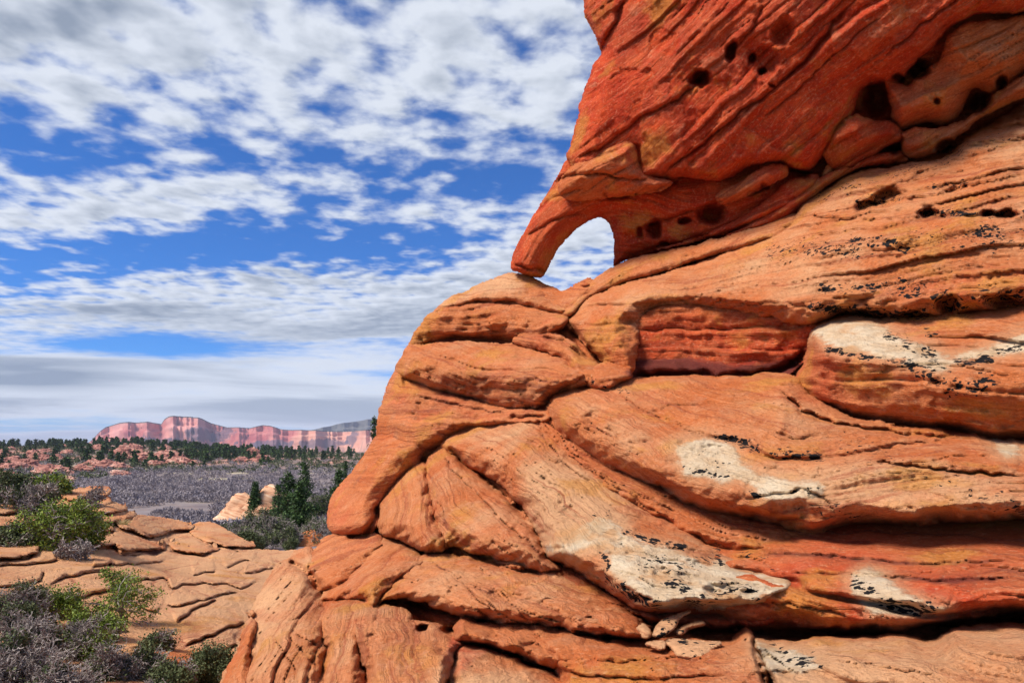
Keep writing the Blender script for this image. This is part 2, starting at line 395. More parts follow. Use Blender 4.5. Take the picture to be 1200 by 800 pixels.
_count = [0]
def mass(name, poly, H=0.3, off=0.0, dfun=None, r=14, step=2.0, bed=0, bedamp=1.0, rough=1.0, tint=0.15, tan=0.1, varn=0.0, back=1.0, closed=False,
         parent=None, mat=None, edge=1.0, chamf=0.45, curve=None, keys='', kt=2.2, kb=1.5, ks=0.4, crest=None, link=True, scale=1.0, bedw=1.0):
    """A rounded body of rock. poly is its outline, H how far it swells towards us, off how far its middle lies behind the guide surface dfun,
    bed the dip of its bedding in degrees."""
    _count[0] += 1; seed = _count[0] * 1.37
    smp = outline(poly, r)
    # a bed slopes gently back at its top and has a face at its foot
    tg = np.roll(smp[:, :2], -2, 0) - np.roll(smp[:, :2], 2, 0); tg /= np.linalg.norm(tg, axis=1)[:, None] + 1e-9
    area = (smp[:, 0] * np.roll(smp[:, 1], -1) - np.roll(smp[:, 0], -1) * smp[:, 1]).sum()
    nvv = -tg[:, 0] * np.sign(area)
    ker = np.ones(9) / 9; nvv = np.convolve(np.concatenate([nvv[-4:], nvv, nvv[:4]]), ker, 'valid')
    smp[:, 2] *= 1 + kt * np.clip(-nvv, 0, 1) + kb * np.clip(nvv, 0, 1) + ks * np.clip(1 - np.abs(nvv), 0, 1)
    lo = smp[:, :2].min(0) - 2.5 * step; hi = smp[:, :2].max(0) + 2.5 * step
    us = np.arange(lo[0], hi[0] + step, step); vs = np.arange(lo[1], hi[1] + step, step)
    nu, nv = len(us), len(vs)
    U, V_ = np.meshgrid(us, vs); u, v = U.ravel(), V_.ravel()
    sd, q, rn = sdist(u, v, smp)
    D0 = dfun(u, v) + off
    mpp = np.clip(D0, 0.5, None) / F
    P0 = np.stack([(u - 600) / F * D0, D0, (520 - v) / F * D0], 1).astype(np.float32)
    e = (fbm(P0, 5.0 / scale, 3, seed) * 0.050 * scale + fbm(P0, 20.0 / scale, 2, seed + 3) * 0.008 * scale) / mpp * edge
    e = np.clip(e, -9, 9)
    sdn = sd + e
    qn = q + e / rn
    # snap the border vertices onto the outline
    G = sdn.reshape(nv, nu); gy, gx = np.gradient(G, step)
    inside = G > 0
    cell = inside[:-1, :-1] | inside[1:, :-1] | inside[:-1, 1:] | inside[1:, 1:]
    ids = np.arange(nu * nv).reshape(nv, nu)
    quads = np.stack([ids[:-1, :-1], ids[1:, :-1], ids[1:, 1:], ids[:-1, 1:]], -1)[cell]
    used = np.unique(quads)
    remap = np.full(nu * nv, -1, np.int64); remap[used] = np.arange(len(used)); quads = remap[quads]
    outm = (sdn[used] <= 0)
    uu, vv = u[used].copy(), v[used].copy()
    gxx, gyy = gx.ravel()[used], gy.ravel()[used]; g2 = np.maximum(gxx**2 + gyy**2, 0.25)
    mv = np.clip(sdn[used] / g2, -1.6 * step, 0) * outm
    uu -= mv * gxx; vv -= mv * gyy
    q_, r_, sd_m = np.where(outm, 0, np.clip(qn[used], 0, None)), rn[used], np.where(outm, 0, sdn[used])
    D = dfun(uu, vv) + off
    mp = np.clip(D, 0.5, None) / F
    t = np.clip(q_, 0, 1)
    swell = (1 - chamf) * (1 - (1 - t) ** 2) ** 0.5 + chamf * (t - 0.12 * sstep(t, .7, 1.0) * 0 )
    P0 = np.stack([(uu - 600) / F * D, D, (520 - vv) / F * D], 1).astype(np.float32)
    # bedding coordinate in metres
    th = R(bed)
    if curve is not None:
        bd, bs, _ = polydist(uu, vv, curve); s = bd * bs * mp
    else:
        s = (-(uu - 600) * math.sin(th) + (vv - 520) * math.cos(th)) * mp
    s = s + fbm(P0, 0.9 / scale, 3, 11) * 0.16 * scale + fbm(P0, 4 / scale, 2, 12) * 0.022 * scale
    fade = sstep(fbm(P0, 0.8 / scale, 2, 21 + seed), -0.45, 0.35)
    fade2 = sstep(fbm(P0, 1.3 / scale, 2, 31 + seed), -0.25, 0.35)
    soft = sstep(t, 0.0, 0.35)
    dis = 2.3 * bedamp * scale * (0.085 * layers(s / scale, 0.23 * bedw, 1) * fade + 0.046 * layers(s / scale, 0.075 * bedw, 2) * fade2 + 0.010 * layers(s / scale, 0.026, 3) * fade)
    dis = dis + rough * scale * (0.10 * fbm(P0, 0.9 / scale, 3, 41 + seed) + 0.034 * fbm(P0, 3.2 / scale, 4, 51) + 0.014 * fbm(P0, 9 / scale, 3, 61, ridge=True) + 0.007 * fbm(P0, 28 / scale, 3, 71))
    # thin skins of rock that have flaked off here and there
    qf = fbm(P0, 1.4 / scale, 4, 101, gain=.45) * 4.5 + 0.5 * s / scale + 40
    kf = np.floor(qf); ff = qf - kf
    dis = dis + rough * scale * 0.042 * (kf * 0 + hash1(kf, 2) * (1 - sstep(ff, .94, 1)) + hash1(kf + 1, 2) * sstep(ff, .94, 1))
    qg = fbm(P0, 3.4 / scale, 4, 111, gain=.55) * 3.5 + 40; kg = np.floor(qg); fg_ = qg - kg
    dis = dis + rough * scale * 0.009 * (hash1(kg, 4) * (1 - sstep(fg_, .90, 1)) + hash1(kg + 1, 4) * sstep(fg_, .90, 1))
    skin = np.clip(hash1(kf, 2) * .7 + hash1(kg, 4) * .3, 0, 1)
    # knobbly weathering
    dis = dis - rough * scale * 0.014 * np.clip(fbm(P0, 5.5 / scale, 3, 81) - 0.22, 0, 1) * 2.2
    swl = H * swell + dis * (0.25 + 0.75 * soft)
    varn_shade_a = np.full(len(uu), varn, np.float32); tint_a = np.full(len(uu), tint, np.float32); tan_a = np.full(len(uu), tan, np.float32)
    wu, wv = uu + 3.0 * pn(p2(uu / 14, vv / 14, seed)), vv + 3.0 * pn(p2(uu / 14, vv / 14, seed + 7))
    for pts, wpx, dep, stepm, ks in CRACKS:
        if ks and keys not in ks: continue
        m_ = box_any(uu, vv, pts, 30)
        if not m_.any(): continue
        d, sg, par = polydist(wu[m_], wv[m_], pts)
        end = sstep(np.minimum(par, 1 - par), 0.0, 0.12)
        wid = wpx * ((0.65 + 0.7 * hash1(np.floor(par * 9), 3)) if ks != 'slick' else (1 + .45 * pn(p2(uu[m_] / 16, vv[m_] / 16, 3))))
        swl[m_] -= dep * np.exp(-(d / wid) ** 2) * end
        if stepm: swl[m_] += stepm * np.where(sg < 0, 1, -0.0) * np.exp(-(d / (wpx * 7)) ** 1.0) * end
        varn_shade_a[m_] += (0.45 if ks else 0.2) * np.exp(-(d / (wid * 1.3)) ** 2) * end  # colour darkens along the crack as well
    for cu, cv, ru, rv, rot, dep, ks in HOLES:
        if ks and keys not in ks: continue
        a, b = wu - cu, wv - cv; c_, s_ = math.cos(R(rot)), math.sin(R(rot))
        e_ = np.sqrt(((a * c_ + b * s_) / ru) ** 2 + ((b * c_ - a * s_) / rv) ** 2)
        m_ = e_ < 3.2
        if not m_.any(): continue
        swl[m_] -= dep * sstep(1.25 - e_[m_] + .22 * pn(p2(uu[m_] / 5, vv[m_] / 5, cu)), 0.0, 0.8)
        swl[m_] -= .07 * np.exp(-(np.hypot(a[m_] / (ru * 1.9), b[m_] / (rv * 1.9))) ** 2) * (dep > .2)
        swl[m_] += 0.02 * np.exp(-((e_[m_] - 1.3) / 0.2) ** 2)
        varn_shade_a[m_] += 0.3 * sstep(1.1 - e_[m_], 0, .5)  # colour darkens inside the hole as well
    if crest is not None:
        cp, st_, sf_ = crest[:3]
        d, sg, par = polydist(wu, wv, cp)
        sgd = d * np.where(sg == 0, 1, sg) * mp
        wd = 0.03
        dn = 0.5 * (sgd + np.sqrt(sgd * sgd + wd * wd)) - wd / 2; up_ = 0.5 * (-sgd + np.sqrt(sgd * sgd + wd * wd)) - wd / 2
        swl -= np.minimum(dn * sf_, 0.8) + np.minimum(up_ * st_, 0.6)
    # patches of other colour, pale crust, lichen
    crust = np.full(len(uu), -1.0, np.float32); lich = np.zeros(len(uu), np.float32)
    for kind, pts, amt, softpx, ks in PATCH:
        if ks and keys not in ks: continue
        m_ = box_any(uu, vv, pts, 40)
        if not m_.any(): continue
        d = sdist(uu[m_], vv[m_], outline(pts, 10))[0]
        if kind == 'crust':
            crust[m_] = np.maximum(crust[m_], np.clip(d / 22.0, -1, 1))
        else:
            g = amt * sstep(d + 6 * pn(p2(uu[m_] / 18, vv[m_] / 18, 5)), -softpx, softpx)
            a_ = {'varn': varn_shade_a, 'tint': tint_a, 'tan': tan_a, 'lichen': lich}[kind]; a_[m_] += g
    for pts, wpx, amt in LICHEN:
        m_ = box_any(uu, vv, pts, wpx * 2.5)
        if not m_.any(): continue
        d = polydist(uu[m_], vv[m_], pts)[0]
        lich[m_] = np.maximum(lich[m_], amt * np.exp(-(d / wpx) ** 2))
    swl += 0.012 * sstep(crust + 0.35 * fbm(P0, 7, 3, 91), -0.05, 0.25)
    Df = D - swl
    Vt = np.stack([(uu - 600) / F * Df, Df, (520 - vv) / F * Df], 1)
    at = dict(bed=s, tint=tint_a, tan=tan_a, varnish_shade=varn_shade_a, crust=crust, lichen=lich, skin=skin)
    faces = [quads]
    # border edges -> sides (and a back)
    E = np.concatenate([quads[:, [0, 1]], quads[:, [1, 2]], quads[:, [2, 3]], quads[:, [3, 0]]])
    key = np.sort(E, 1); kk = key[:, 0] * (len(uu) + 1) + key[:, 1]
    _, idx, cnt = np.unique(kk, return_index=True, return_counts=True)
    BE = E[idx[cnt == 1]]
    n0 = len(uu)
    if closed:
        bsw = back * (1 - (1 - np.clip(t * 0.8, 0, 1)) ** 2) ** 0.5
        rim = np.zeros(n0, bool); rim[BE.ravel()] = True
        Db = D + bsw + dis * 0.5
        Vb = np.stack([(uu - 600) / F * Db, Db, (520 - vv) / F * Db], 1)
        mapb = np.arange(n0) + n0; mapb[rim] = np.arange(n0)[rim]
        Vt = np.concatenate([Vt, Vb]); faces.append(mapb[quads][:, ::-1])
        at = {k: np.concatenate([a, a]) for k, a in at.items()}
    else:
        bv = np.unique(BE); rb = np.full(n0, -1, np.int64); rb[bv] = np.arange(len(bv))
        prev = np.arange(n0); base = n0
        for fr, ins in ((0.35, 0.12), (1.0, 0.5)):
            ri = np.minimum(r_[bv], 14) * ins; ub = uu[bv] + gxx[bv] * ri; vb = vv[bv] + gyy[bv] * ri
            Dbk = D[bv] + back * fr
            Vt = np.concatenate([Vt, np.stack([(ub - 600) / F * Dbk, Dbk, (520 - vb) / F * Dbk], 1)])
            at = {k: np.concatenate([a, a[bv]]) for k, a in at.items()}
            cur = np.full(n0, -1, np.int64); cur[bv] = base + np.arange(len(bv)); base += len(bv)
            faces.append(np.stack([prev[BE[:, 1]], prev[BE[:, 0]], cur[BE[:, 0]], cur[BE[:, 1]]], 1)); prev = cur
    return mesh(name, Vt, faces, mat or M_ROCK, parent, at, link=link)

# ------------------------------------------------------------------ guide surfaces (what lies how far away)
D_ROCK = Spline2([(250, 800, 4.4), (300, 720, 5.2), (364, 645, 6.6), (390, 600, 7.4), (440, 515, 8.0), (480, 405, 8.5), (560, 335, 8.8), (640, 335, 8.6), (720, 312, 8.3),
    (430, 720, 4.6), (420, 800, 3.8), (560, 800, 3.5), (560, 700, 4.4), (500, 600, 6.2), (560, 500, 7.2), (600, 400, 8.0),
    (650, 660, 4.6), (700, 580, 5.2), (660, 480, 6.4), (750, 430, 6.7), (700, 370, 7.6),
    (700, 800, 3.3), (900, 800, 3.0), (1200, 800, 2.8), (1200, 700, 3.2), (900, 700, 3.8), (900, 600, 4.6), (1200, 600, 3.9), (1200, 500, 4.6), (900, 450, 6.0), (950, 380, 6.3),
    (1200, 350, 5.5), (900, 265, 7.8), (1200, 250, 6.4), (1200, 115, 7.6), (1050, 190, 7.5), (250, 950, 3.4), (700, 1000, 2.5), (1250, 1000, 2.3)])
D_CLIFF = Spline2([(665, 185, 8.3), (690, 30, 8.4), (720, -60, 8.3), (600, 310, 8.5), (720, 300, 8.6), (900, 265, 8.2), (900, 100, 7.5), (900, 0, 7.3), (1200, 0, 6.6), (1200, 110, 7.2),
    (1050, 190, 7.9), (800, 150, 7.9), (1050, 80, 7.1), (760, 220, 8.3), (900, -160, 7.2), (1250, -160, 6.4)])

# ------------------------------------------------------------------ marks on the rock, traced and given to the bodies they lie on
CRACKS += [
    ([(664, 189), (700, 176), (735, 152), (756, 134), (785, 122), (812, 102), (826, 86)], 2.6, .07, .05, 'cliff'),
    ([(771, 207), (790, 192), (821, 171), (857, 139), (905, 106), (950, 63), (975, 30), (1000, 2)], 2.6, .10, .06, 'cliff'),
    ([(860, 60), (878, 40), (896, 4)], 2.2, .06, .04, 'cliff'),
    ([(1035, 66), (1076, 33), (1100, 14), (1130, -6)], 2.2, .06, .04, 'cliff'),
    ([(880, 150), (930, 110), (960, 80), (1000, 44), (1040, 12)], 1.8, .04, .03, 'cliff'),
    ([(752, 200), (748, 180), (744, 166)], 3.0, .10, 0, 'cliff'),
    ([(700, 66), (712, 45), (722, 25), (730, 0)], 3, .12, .05, 'cliff'),
    ([(640, 218), (668, 205), (700, 203), (735, 210), (765, 212)], 2.50, 0.090, 0.048, 'arch'),
    ([(706, 222), (714, 232), (735, 230), (770, 220), (800, 210)], 2.70, 0.090, 0.048, 'arch'),
    ([(612, 278), (640, 262), (668, 252), (690, 248)], 2.10, 0.054, 0.032, 'arch'),
    ([(628, 250), (650, 232), (690, 218)], 1.80, 0.045, 0.000, 'arch'),
    ([(745, 268), (780, 258), (815, 245), (855, 232)], 2.10, 0.072, 0.048, 'arch'),
    ([(735, 300), (790, 284), (840, 276), (880, 262)], 2.30, 0.090, 0.032, 'arch'),
    ([(600, 312), (618, 313), (640, 320)], 2.70, 0.108, 0.000, 'arch'),
    # upper slope
    ([(935, 253), (1007, 257), (1084, 254), (1200, 252)], 2.0, .05, .06, 'slope'),
    ([(728, 331), (777, 318), (831, 300), (890, 283)], 1.8, .03, .03, 'slope'),
    ([(1000, 236), (1040, 222), (1075, 205), (1110, 190), (1200, 165)], 1.8, .04, .04, 'slope'),
    ([(700, 358), (720, 350), (738, 343)], 1.3, .025, .02, 'slope'),
    ([(825, 361), (845, 352), (885, 357), (905, 352), (950, 360), (1000, 362)], 2.2, .05, .05, 'slope'),
    ([(900, 290), (940, 286), (1010, 281), (1060, 286)], 1.2, .02, .015, 'slope'),
    ([(960, 325), (1010, 318), (1070, 318), (1140, 312), (1200, 318)], 1.2, .025, .02, 'slope'),
    ([(940, 270), (1000, 300), (1060, 300)], 1.0, .02, .01, 'slope'),
    # face under the lip, and the shelf below it
    ([(735, 440), (760, 441), (800, 438), (850, 441), (905, 437), (935, 424), (948, 405)], 4.5, .30, 0, ''),
    ([(870, 736), (915, 743), (945, 740), (990, 741), (1060, 738)], 5, .30, 0, ''), ([(1090, 736), (1130, 729), (1200, 722)], 3.5, .2, 0, ''), ([(800, 738), (850, 738), (875, 733)], 4, .25, 0, ''),
    ([(546, 650), (580, 660), (610, 668), (640, 674)], 4, .25, 0, ''), ([(443, 626), (470, 636), (490, 645), (520, 648)], 3.5, .22, 0, ''),
    ([(405, 629), (428, 627), (441, 606), (443, 590)], 4, .25, 0, ''), ([(912, 455), (940, 482), (980, 496), (1060, 509), (1125, 514)], 3, .20, 0, ''),
    ([(596, 489), (640, 488)], 3, .2, 0, ''), ([(338, 655), (352, 664), (366, 676), (376, 694)], 4.5, .28, 0, ''), ([(470, 705), (500, 711), (530, 719), (570, 729)], 3, .2, 0, ''),
    ([(662, 372), (676, 392), (692, 410), (712, 430)], 3, .2, 0, ''), ([(634, 394), (655, 398), (676, 412), (690, 424)], 2.5, .15, 0, ''), ([(1018, 541), (1070, 546), (1122, 553), (1200, 558)], 2, .12, 0, ''),
    ([(524, 520), (545, 545), (575, 568), (604, 594), (624, 620)], 3.2, .2, 0, ''), ([(546, 750), (575, 758), (605, 768), (640, 782)], 2.5, .18, 0, ''), ([(668, 738), (700, 745), (716, 748)], 3, .2, 0, ''),
    ([(757, 485), (790, 474), (850, 471)], 1.3, .03, .02, 'shelf'),
    ([(760, 484), (800, 497), (830, 510)], 1.2, .03, -.02, 'shelf'),
    ([(668, 498), (690, 494), (715, 510), (722, 524)], 1.4, .04, .03, 'shelf'),
    ([(905, 505), (930, 515), (950, 512)], 1.6, .05, .02, 'shelf'),
    ([(867, 585), (900, 580), (945, 573), (968, 585), (980, 604)], 1.6, .04, .03, 'shelf'),
    ([(880, 605), (920, 622), (965, 620), (985, 608)], 1.6, .04, .03, 'shelf'),
    ([(690, 545), (735, 562), (790, 590), (830, 603)], 1.6, .04, .03, 'shelf'),
    # strands and lobes
    ([(648, 512), (668, 535), (705, 556), (755, 582), (800, 603)], 1.6, .05, .03, 'strand'),
    ([(640, 500), (655, 524), (690, 552), (740, 580), (790, 612)], 1.8, .05, .04, 'strand'),
    ([(631, 492), (640, 515), (658, 540), (695, 566)], 1.8, .05, .04, 'slab'),
    ([(513, 522), (530, 548), (556, 575), (585, 606), (620, 635), (640, 655)], 2.6, .07, .05, 'lobe'),
    ([(500, 545), (507, 570), (520, 600), (528, 628)], 2.0, .05, .04, 'lobe'),
    ([(490, 552), (498, 585), (512, 618)], 1.5, .04, .03, 'lobe'),
    # dome
    ([(474, 455), (473, 440), (478, 430)], 2.5, .07, .0, 'dome'),
    ([(480, 462), (520, 470), (545, 476), (600, 486), (650, 486)], 2.2, .06, .06, 'dome'),
    ([(445, 520), (470, 523), (500, 518)], 1.5, .03, .02, 'boulder'),
    ([(432, 545), (420, 560), (411, 572)], 2.2, .06, .03, 'boulder'),
    ([(592, 433), (610, 436), (640, 446), (657, 450)], 1.3, .03, .03, 'domec'),
    # lower left
    ([(500, 652), (540, 680), (565, 706), (592, 722)], 1.8, .05, .03, 'apron'),
    ([(500, 660), (530, 668), (560, 690), (590, 700)], 1.3, .03, .02, 'apron'),
    ([(571, 680), (600, 706), (620, 730), (642, 770)], 1.5, .04, .02, 'apron'),
    ([(576, 727), (560, 715), (540, 712)], 1.5, .04, .03, 'apron'),
    ([(345, 739), (372, 757), (368, 790)], 1.6, .05, .03, 'foot'),
    ([(322, 748), (342, 775), (352, 800)], 1.6, .05, .04, 'foot'),
    ([(335, 742), (356, 765), (372, 780)], 1.3, .04, .02, 'foot'),
    ([(338, 732), (352, 722), (368, 706)], 1.8, .05, .0, 'foot'),
    ([(297, 716), (296, 742), (300, 758)], 2.0, .06, .0, 'foot'),
    ([(412, 724), (416, 748), (428, 780), (432, 800)], 2.0, .06, .04, 'low'),
    ([(480, 724), (486, 740), (484, 775)], 1.6, .04, .0, 'low'),
    ([(882, 742), (884, 765), (895, 790), (900, 820)], 2.2, .06, .04, 'shelflow'),
    ([(896, 784), (915, 788), (950, 789)], 1.2, .03, .02, 'shelflow'),
    ([(690, 772), (730, 776), (790, 770), (830, 772)], 1.8, .04, .03, 'shelflow'),
    ([(630, 775), (680, 790), (760, 795), (860, 790)], 1.8, .05, .03, 'shelflow'),
    ([(960, 770), (1020, 778), (1100, 792)], 1.2, .02, .02, 'shelflow'),
    ([(880, 648), (960, 650), (1080, 660), (1200, 655)], 2.2, .05, .04, 'dark'),
    ([(900, 672), (1000, 672), (1100, 680), (1200, 676)], 2.0, .05, .03, 'dark'),
    ([(860, 700), (930, 708), (1000, 722)], 1.6, .03, .03, 'dark'),
]
for _l in ([(53, 687), (75, 677), (100, 671), (125, 667), (128, 661), (150, 660), (175, 660), (202, 654)],
    [(57, 707), (80, 701), (100, 697), (120, 693), (137, 690), (150, 684), (162, 680), (178, 678), (192, 677), (197, 682), (203, 688), (225, 685), (245, 684), (267, 684), (275, 686), (282, 689), (300, 682), (315, 678)],
    [(195, 710), (210, 709), (225, 706), (238, 703), (250, 699), (265, 696), (282, 692)], [(205, 729), (215, 724), (225, 715), (240, 708), (258, 701)], [(215, 756), (235, 750), (250, 743), (270, 735), (288, 729)],
    [(246, 767), (262, 761), (280, 754)], [(262, 665), (275, 661), (286, 657), (302, 657)], [(-20, 662), (0, 663), (30, 662), (55, 658), (72, 655)], [(-20, 688), (0, 686), (25, 685), (47, 679), (53, 669)],
    [(196, 645), (215, 648), (236, 650), (252, 652)], [(108, 665), (120, 663), (132, 659)], [(240, 636), (262, 640), (284, 648)], [(140, 650), (165, 650), (190, 647)], [(150, 706), (170, 712), (186, 720)],
    [(285, 672), (305, 668), (322, 664)], [(225, 672), (240, 671), (256, 668)]):
    CRACKS.append((_l, 1.7, .34, .30, 'slick'))
HOLES += [
    (821, 92, 12, 10, -30, .40, 'cliff'), (857, 60, 6, 12, 20, .35, 'cliff'), (893, 83, 4, 4, 0, .18, 'cliff'), (882, 69, 5, 8, 20, .22, 'cliff'), (917, 38, 12, 17, 15, .12, 'cliff'),
    (898, 72, 13, 18, 20, .10, 'cliff'), (905, 100, 5, 3, 0, .1, 'cliff'),
    (834, 251, 17, 11, -12, .45, 'arch'), (803, 259, 8, 4, 0, .25, 'arch'), (767, 268, 9, 11, -10, .38, 'arch'), (751, 273, 5, 8, 0, .2, 'arch'), (740, 276, 8, 7, 0, .10, 'arch'),
    (885, 224, 12, 4, -25, .16, 'arch'), (896, 218, 5, 4, 0, .2, 'arch'), (778, 288, 7, 5, 0, .12, 'arch'),
    (1026, 114, 14, 21, 5, .5, 'cliff'), (1077, 82, 13, 9, -35, .45, 'cliff'), (1053, 92, 7, 5, 0, .3, 'cliff'), (1148, 121, 14, 11, -20, .5, 'cliff'), (1098, 118, 5, 4, 0, .15, 'cliff'),
    (1174, 97, 7, 9, 20, .3, 'cliff'), (1049, 168, 9, 11, 0, .4, 'cliff'), (1106, 172, 12, 7, -35, .4, 'cliff'), (995, 188, 8, 7, 0, .3, 'cliff'), (936, 203, 12, 5, 20, .3, 'cliff'),
    (1040, 232, 22, 9, -12, .28, 'slope'), (1015, 241, 14, 6, -20, .22, 'slope'), (1088, 250, 12, 6, 0, .3, 'slope'), (1156, 250, 10, 5, 0, .25, 'slope'), (1180, 251, 14, 5, 0, .25, 'slope'),
    (1120, 221, 14, 4, -20, .10, 'slope'), (1112, 356, 14, 12, -20, .22, 'slope'), (1170, 352, 18, 7, 0, .18, 'slope'), (1008, 366, 14, 4, 5, .15, 'slope'), (1075, 369, 18, 4, 4, .15, 'slope'),
    (726, 386, 22, 20, 0, .10, 'slope'), (697, 492, 13, 9, 10, .10, 'shelf'), (925, 600, 32, 14, 0, .08, 'shelf'), (972, 345, 20, 6, 10, .05, 'slope'),
    (535, 742, 18, 9, 15, .35, 'low'), (495, 735, 7, 4, 0, .25, 'low'),
]
CR = 'crust'
PATCH += [
    ('varn', [(455, 455), (560, 488), (600, 494), (540, 505), (500, 540), (440, 540)], .38, 14, 'dome'),  # shade on the dome's body, put into the colour
    
    ('varn', [(600, 30), (1000, 30), (760, 200), (660, 190)], .0, 14, 'cliff'),
    ('varn', [(980, 40), (1060, 20), (1040, 100), (1000, 130), (960, 190), (900, 190), (940, 110)], .22, 20, 'cliff'),
    ('tan', [(880, 540), (1000, 545), (1200, 560), (1240, 605), (1085, 610), (990, 606), (900, 575)], .55, 18, 'shelf'),
    ('tan', [(545, 505), (620, 500), (700, 570), (720, 620), (660, 640), (610, 570)], .35, 22, 'slab'),
    ('tan', [(910, 755), (1210, 740), (1210, 820), (905, 820)], .35, 20, 'shelflow'),
    ('tan', [(530, 760), (640, 785), (640, 830), (520, 830)], .45, 16, 'low'),
    ('tint', [(520, 530), (560, 560), (620, 620), (640, 650), (600, 620), (540, 570)], .4, 8, 'lobe'),
    ('varn', [(650, 500), (700, 515), (760, 558), (830, 590), (960, 605), (960, 632), (830, 604), (700, 548)], .22, 12, 'shelf'),
    ('tan', [(300, 690), (360, 650), (370, 700), (330, 760), (290, 760)], .3, 16, 'foot'),
    (CR, [(640, 642), (667, 624), (690, 614), (700, 606), (722, 611), (735, 624), (752, 634), (781, 641), (800, 646), (825, 661), (840, 655), (852, 657), (872, 667), (900, 673), (922, 678), (927, 687), (915, 696), (895, 692), (885, 706), (865, 712), (820, 712), (800, 709), (784, 714), (755, 696), (732, 683), (716, 672), (712, 652), (700, 642), (682, 641), (664, 650)], 1, 1, 'slab'),
    (CR, [(792, 529), (800, 520), (820, 512), (845, 516), (863, 525), (872, 540), (890, 552), (925, 562), (960, 568), (962, 578), (935, 588), (908, 586), (890, 580), (867, 562), (836, 562), (804, 557), (800, 543)], 1, 1, 'shelf'),
    (CR, [(950, 384), (969, 405), (1007, 415), (1041, 420), (1071, 427), (1100, 437), (1116, 427), (1152, 419), (1200, 412), (1260, 405), (1260, 385), (1200, 390), (1169, 402), (1125, 416), (1105, 416), (1084, 404), (1050, 394), (1024, 377), (990, 375)], 1, 1, 'block'),
    (CR, [(995, 680), (1012, 668), (1030, 672), (1060, 690), (1090, 708), (1112, 712), (1080, 722), (1040, 724), (1020, 722), (1010, 705)], 1, 1, 'dark'),
    (CR, [(884, 748), (905, 757), (935, 762), (960, 780), (940, 788), (900, 786), (889, 770)], 1, 1, 'shelflow'),
    (CR, [(1165, 515), (1185, 520), (1196, 528), (1180, 535), (1170, 528)], 1, 1, 'shelf'),
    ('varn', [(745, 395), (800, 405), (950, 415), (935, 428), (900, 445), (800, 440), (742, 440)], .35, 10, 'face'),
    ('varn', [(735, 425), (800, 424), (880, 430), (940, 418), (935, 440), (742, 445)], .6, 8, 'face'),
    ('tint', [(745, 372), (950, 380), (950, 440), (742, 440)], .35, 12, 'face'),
    ('varn', [(990, 395), (1020, 425), (1100, 445), (1200, 440), (1200, 500), (1060, 470), (985, 440)], .30, 16, 'block'),
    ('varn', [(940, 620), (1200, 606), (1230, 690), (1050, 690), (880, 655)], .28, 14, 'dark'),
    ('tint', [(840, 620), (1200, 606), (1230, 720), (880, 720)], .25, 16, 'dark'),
    ('tan', [(700, 350), (800, 320), (900, 290), (1000, 260), (1000, 330), (880, 360), (800, 350), (740, 365)], .25, 26, 'slope'),
    ('tan', [(940, 250), (1000, 215), (1100, 195), (1220, 130), (1220, 260), (1080, 250)], .25, 18, 'slope'),
    ('tint', [(1040, 330), (1220, 300), (1220, 360), (1060, 372)], .30, 22, 'slope'),
    ('tint', [(780, 130), (905, 100), (980, 80), (960, 190), (900, 200), (820, 215)], .5, 24, 'cliff'),
    ('tint', [(720, 250), (800, 240), (860, 225), (930, 195), (940, 250), (840, 285), (720, 320)], .45, 16, 'arch'),
    ('varn', [(820, 190), (900, 160), (950, 130), (940, 190), (880, 196), (830, 212)], .25, 16, 'cliff'),  # shadow along the cliff's overhanging lip, painted in
    ('varn', [(500, 440), (560, 436), (660, 450), (680, 470), (560, 475), (500, 455)], .55, 12, 'domec'),  # ledge face painted darker, as shade below its crest
    ('varn', [(500, 375), (640, 375), (640, 408), (480, 408)], .45, 10, 'domeb'),  # shade on the upper ledge's face, also painted
    ('tan', [(530, 335), (600, 320), (610, 340), (560, 350), (520, 360)], .5, 10, 'domea'),
    ('varn', [(430, 540), (480, 560), (470, 610), (390, 625), (440, 580)], .18, 18, 'boulder'),  # boulder's side away from the sun and its underside, shaded by colour
    ('tint', [(525, 760), (545, 735), (575, 740), (560, 770), (530, 800)], .9, 6, 'low'),
    ('tan', [(620, 610), (700, 575), (740, 620), (660, 640)], .5, 18, 'slab'),
    ('tan', [(680, 470), (760, 500), (740, 520), (700, 500)], .3, 14, 'shelf'),
]
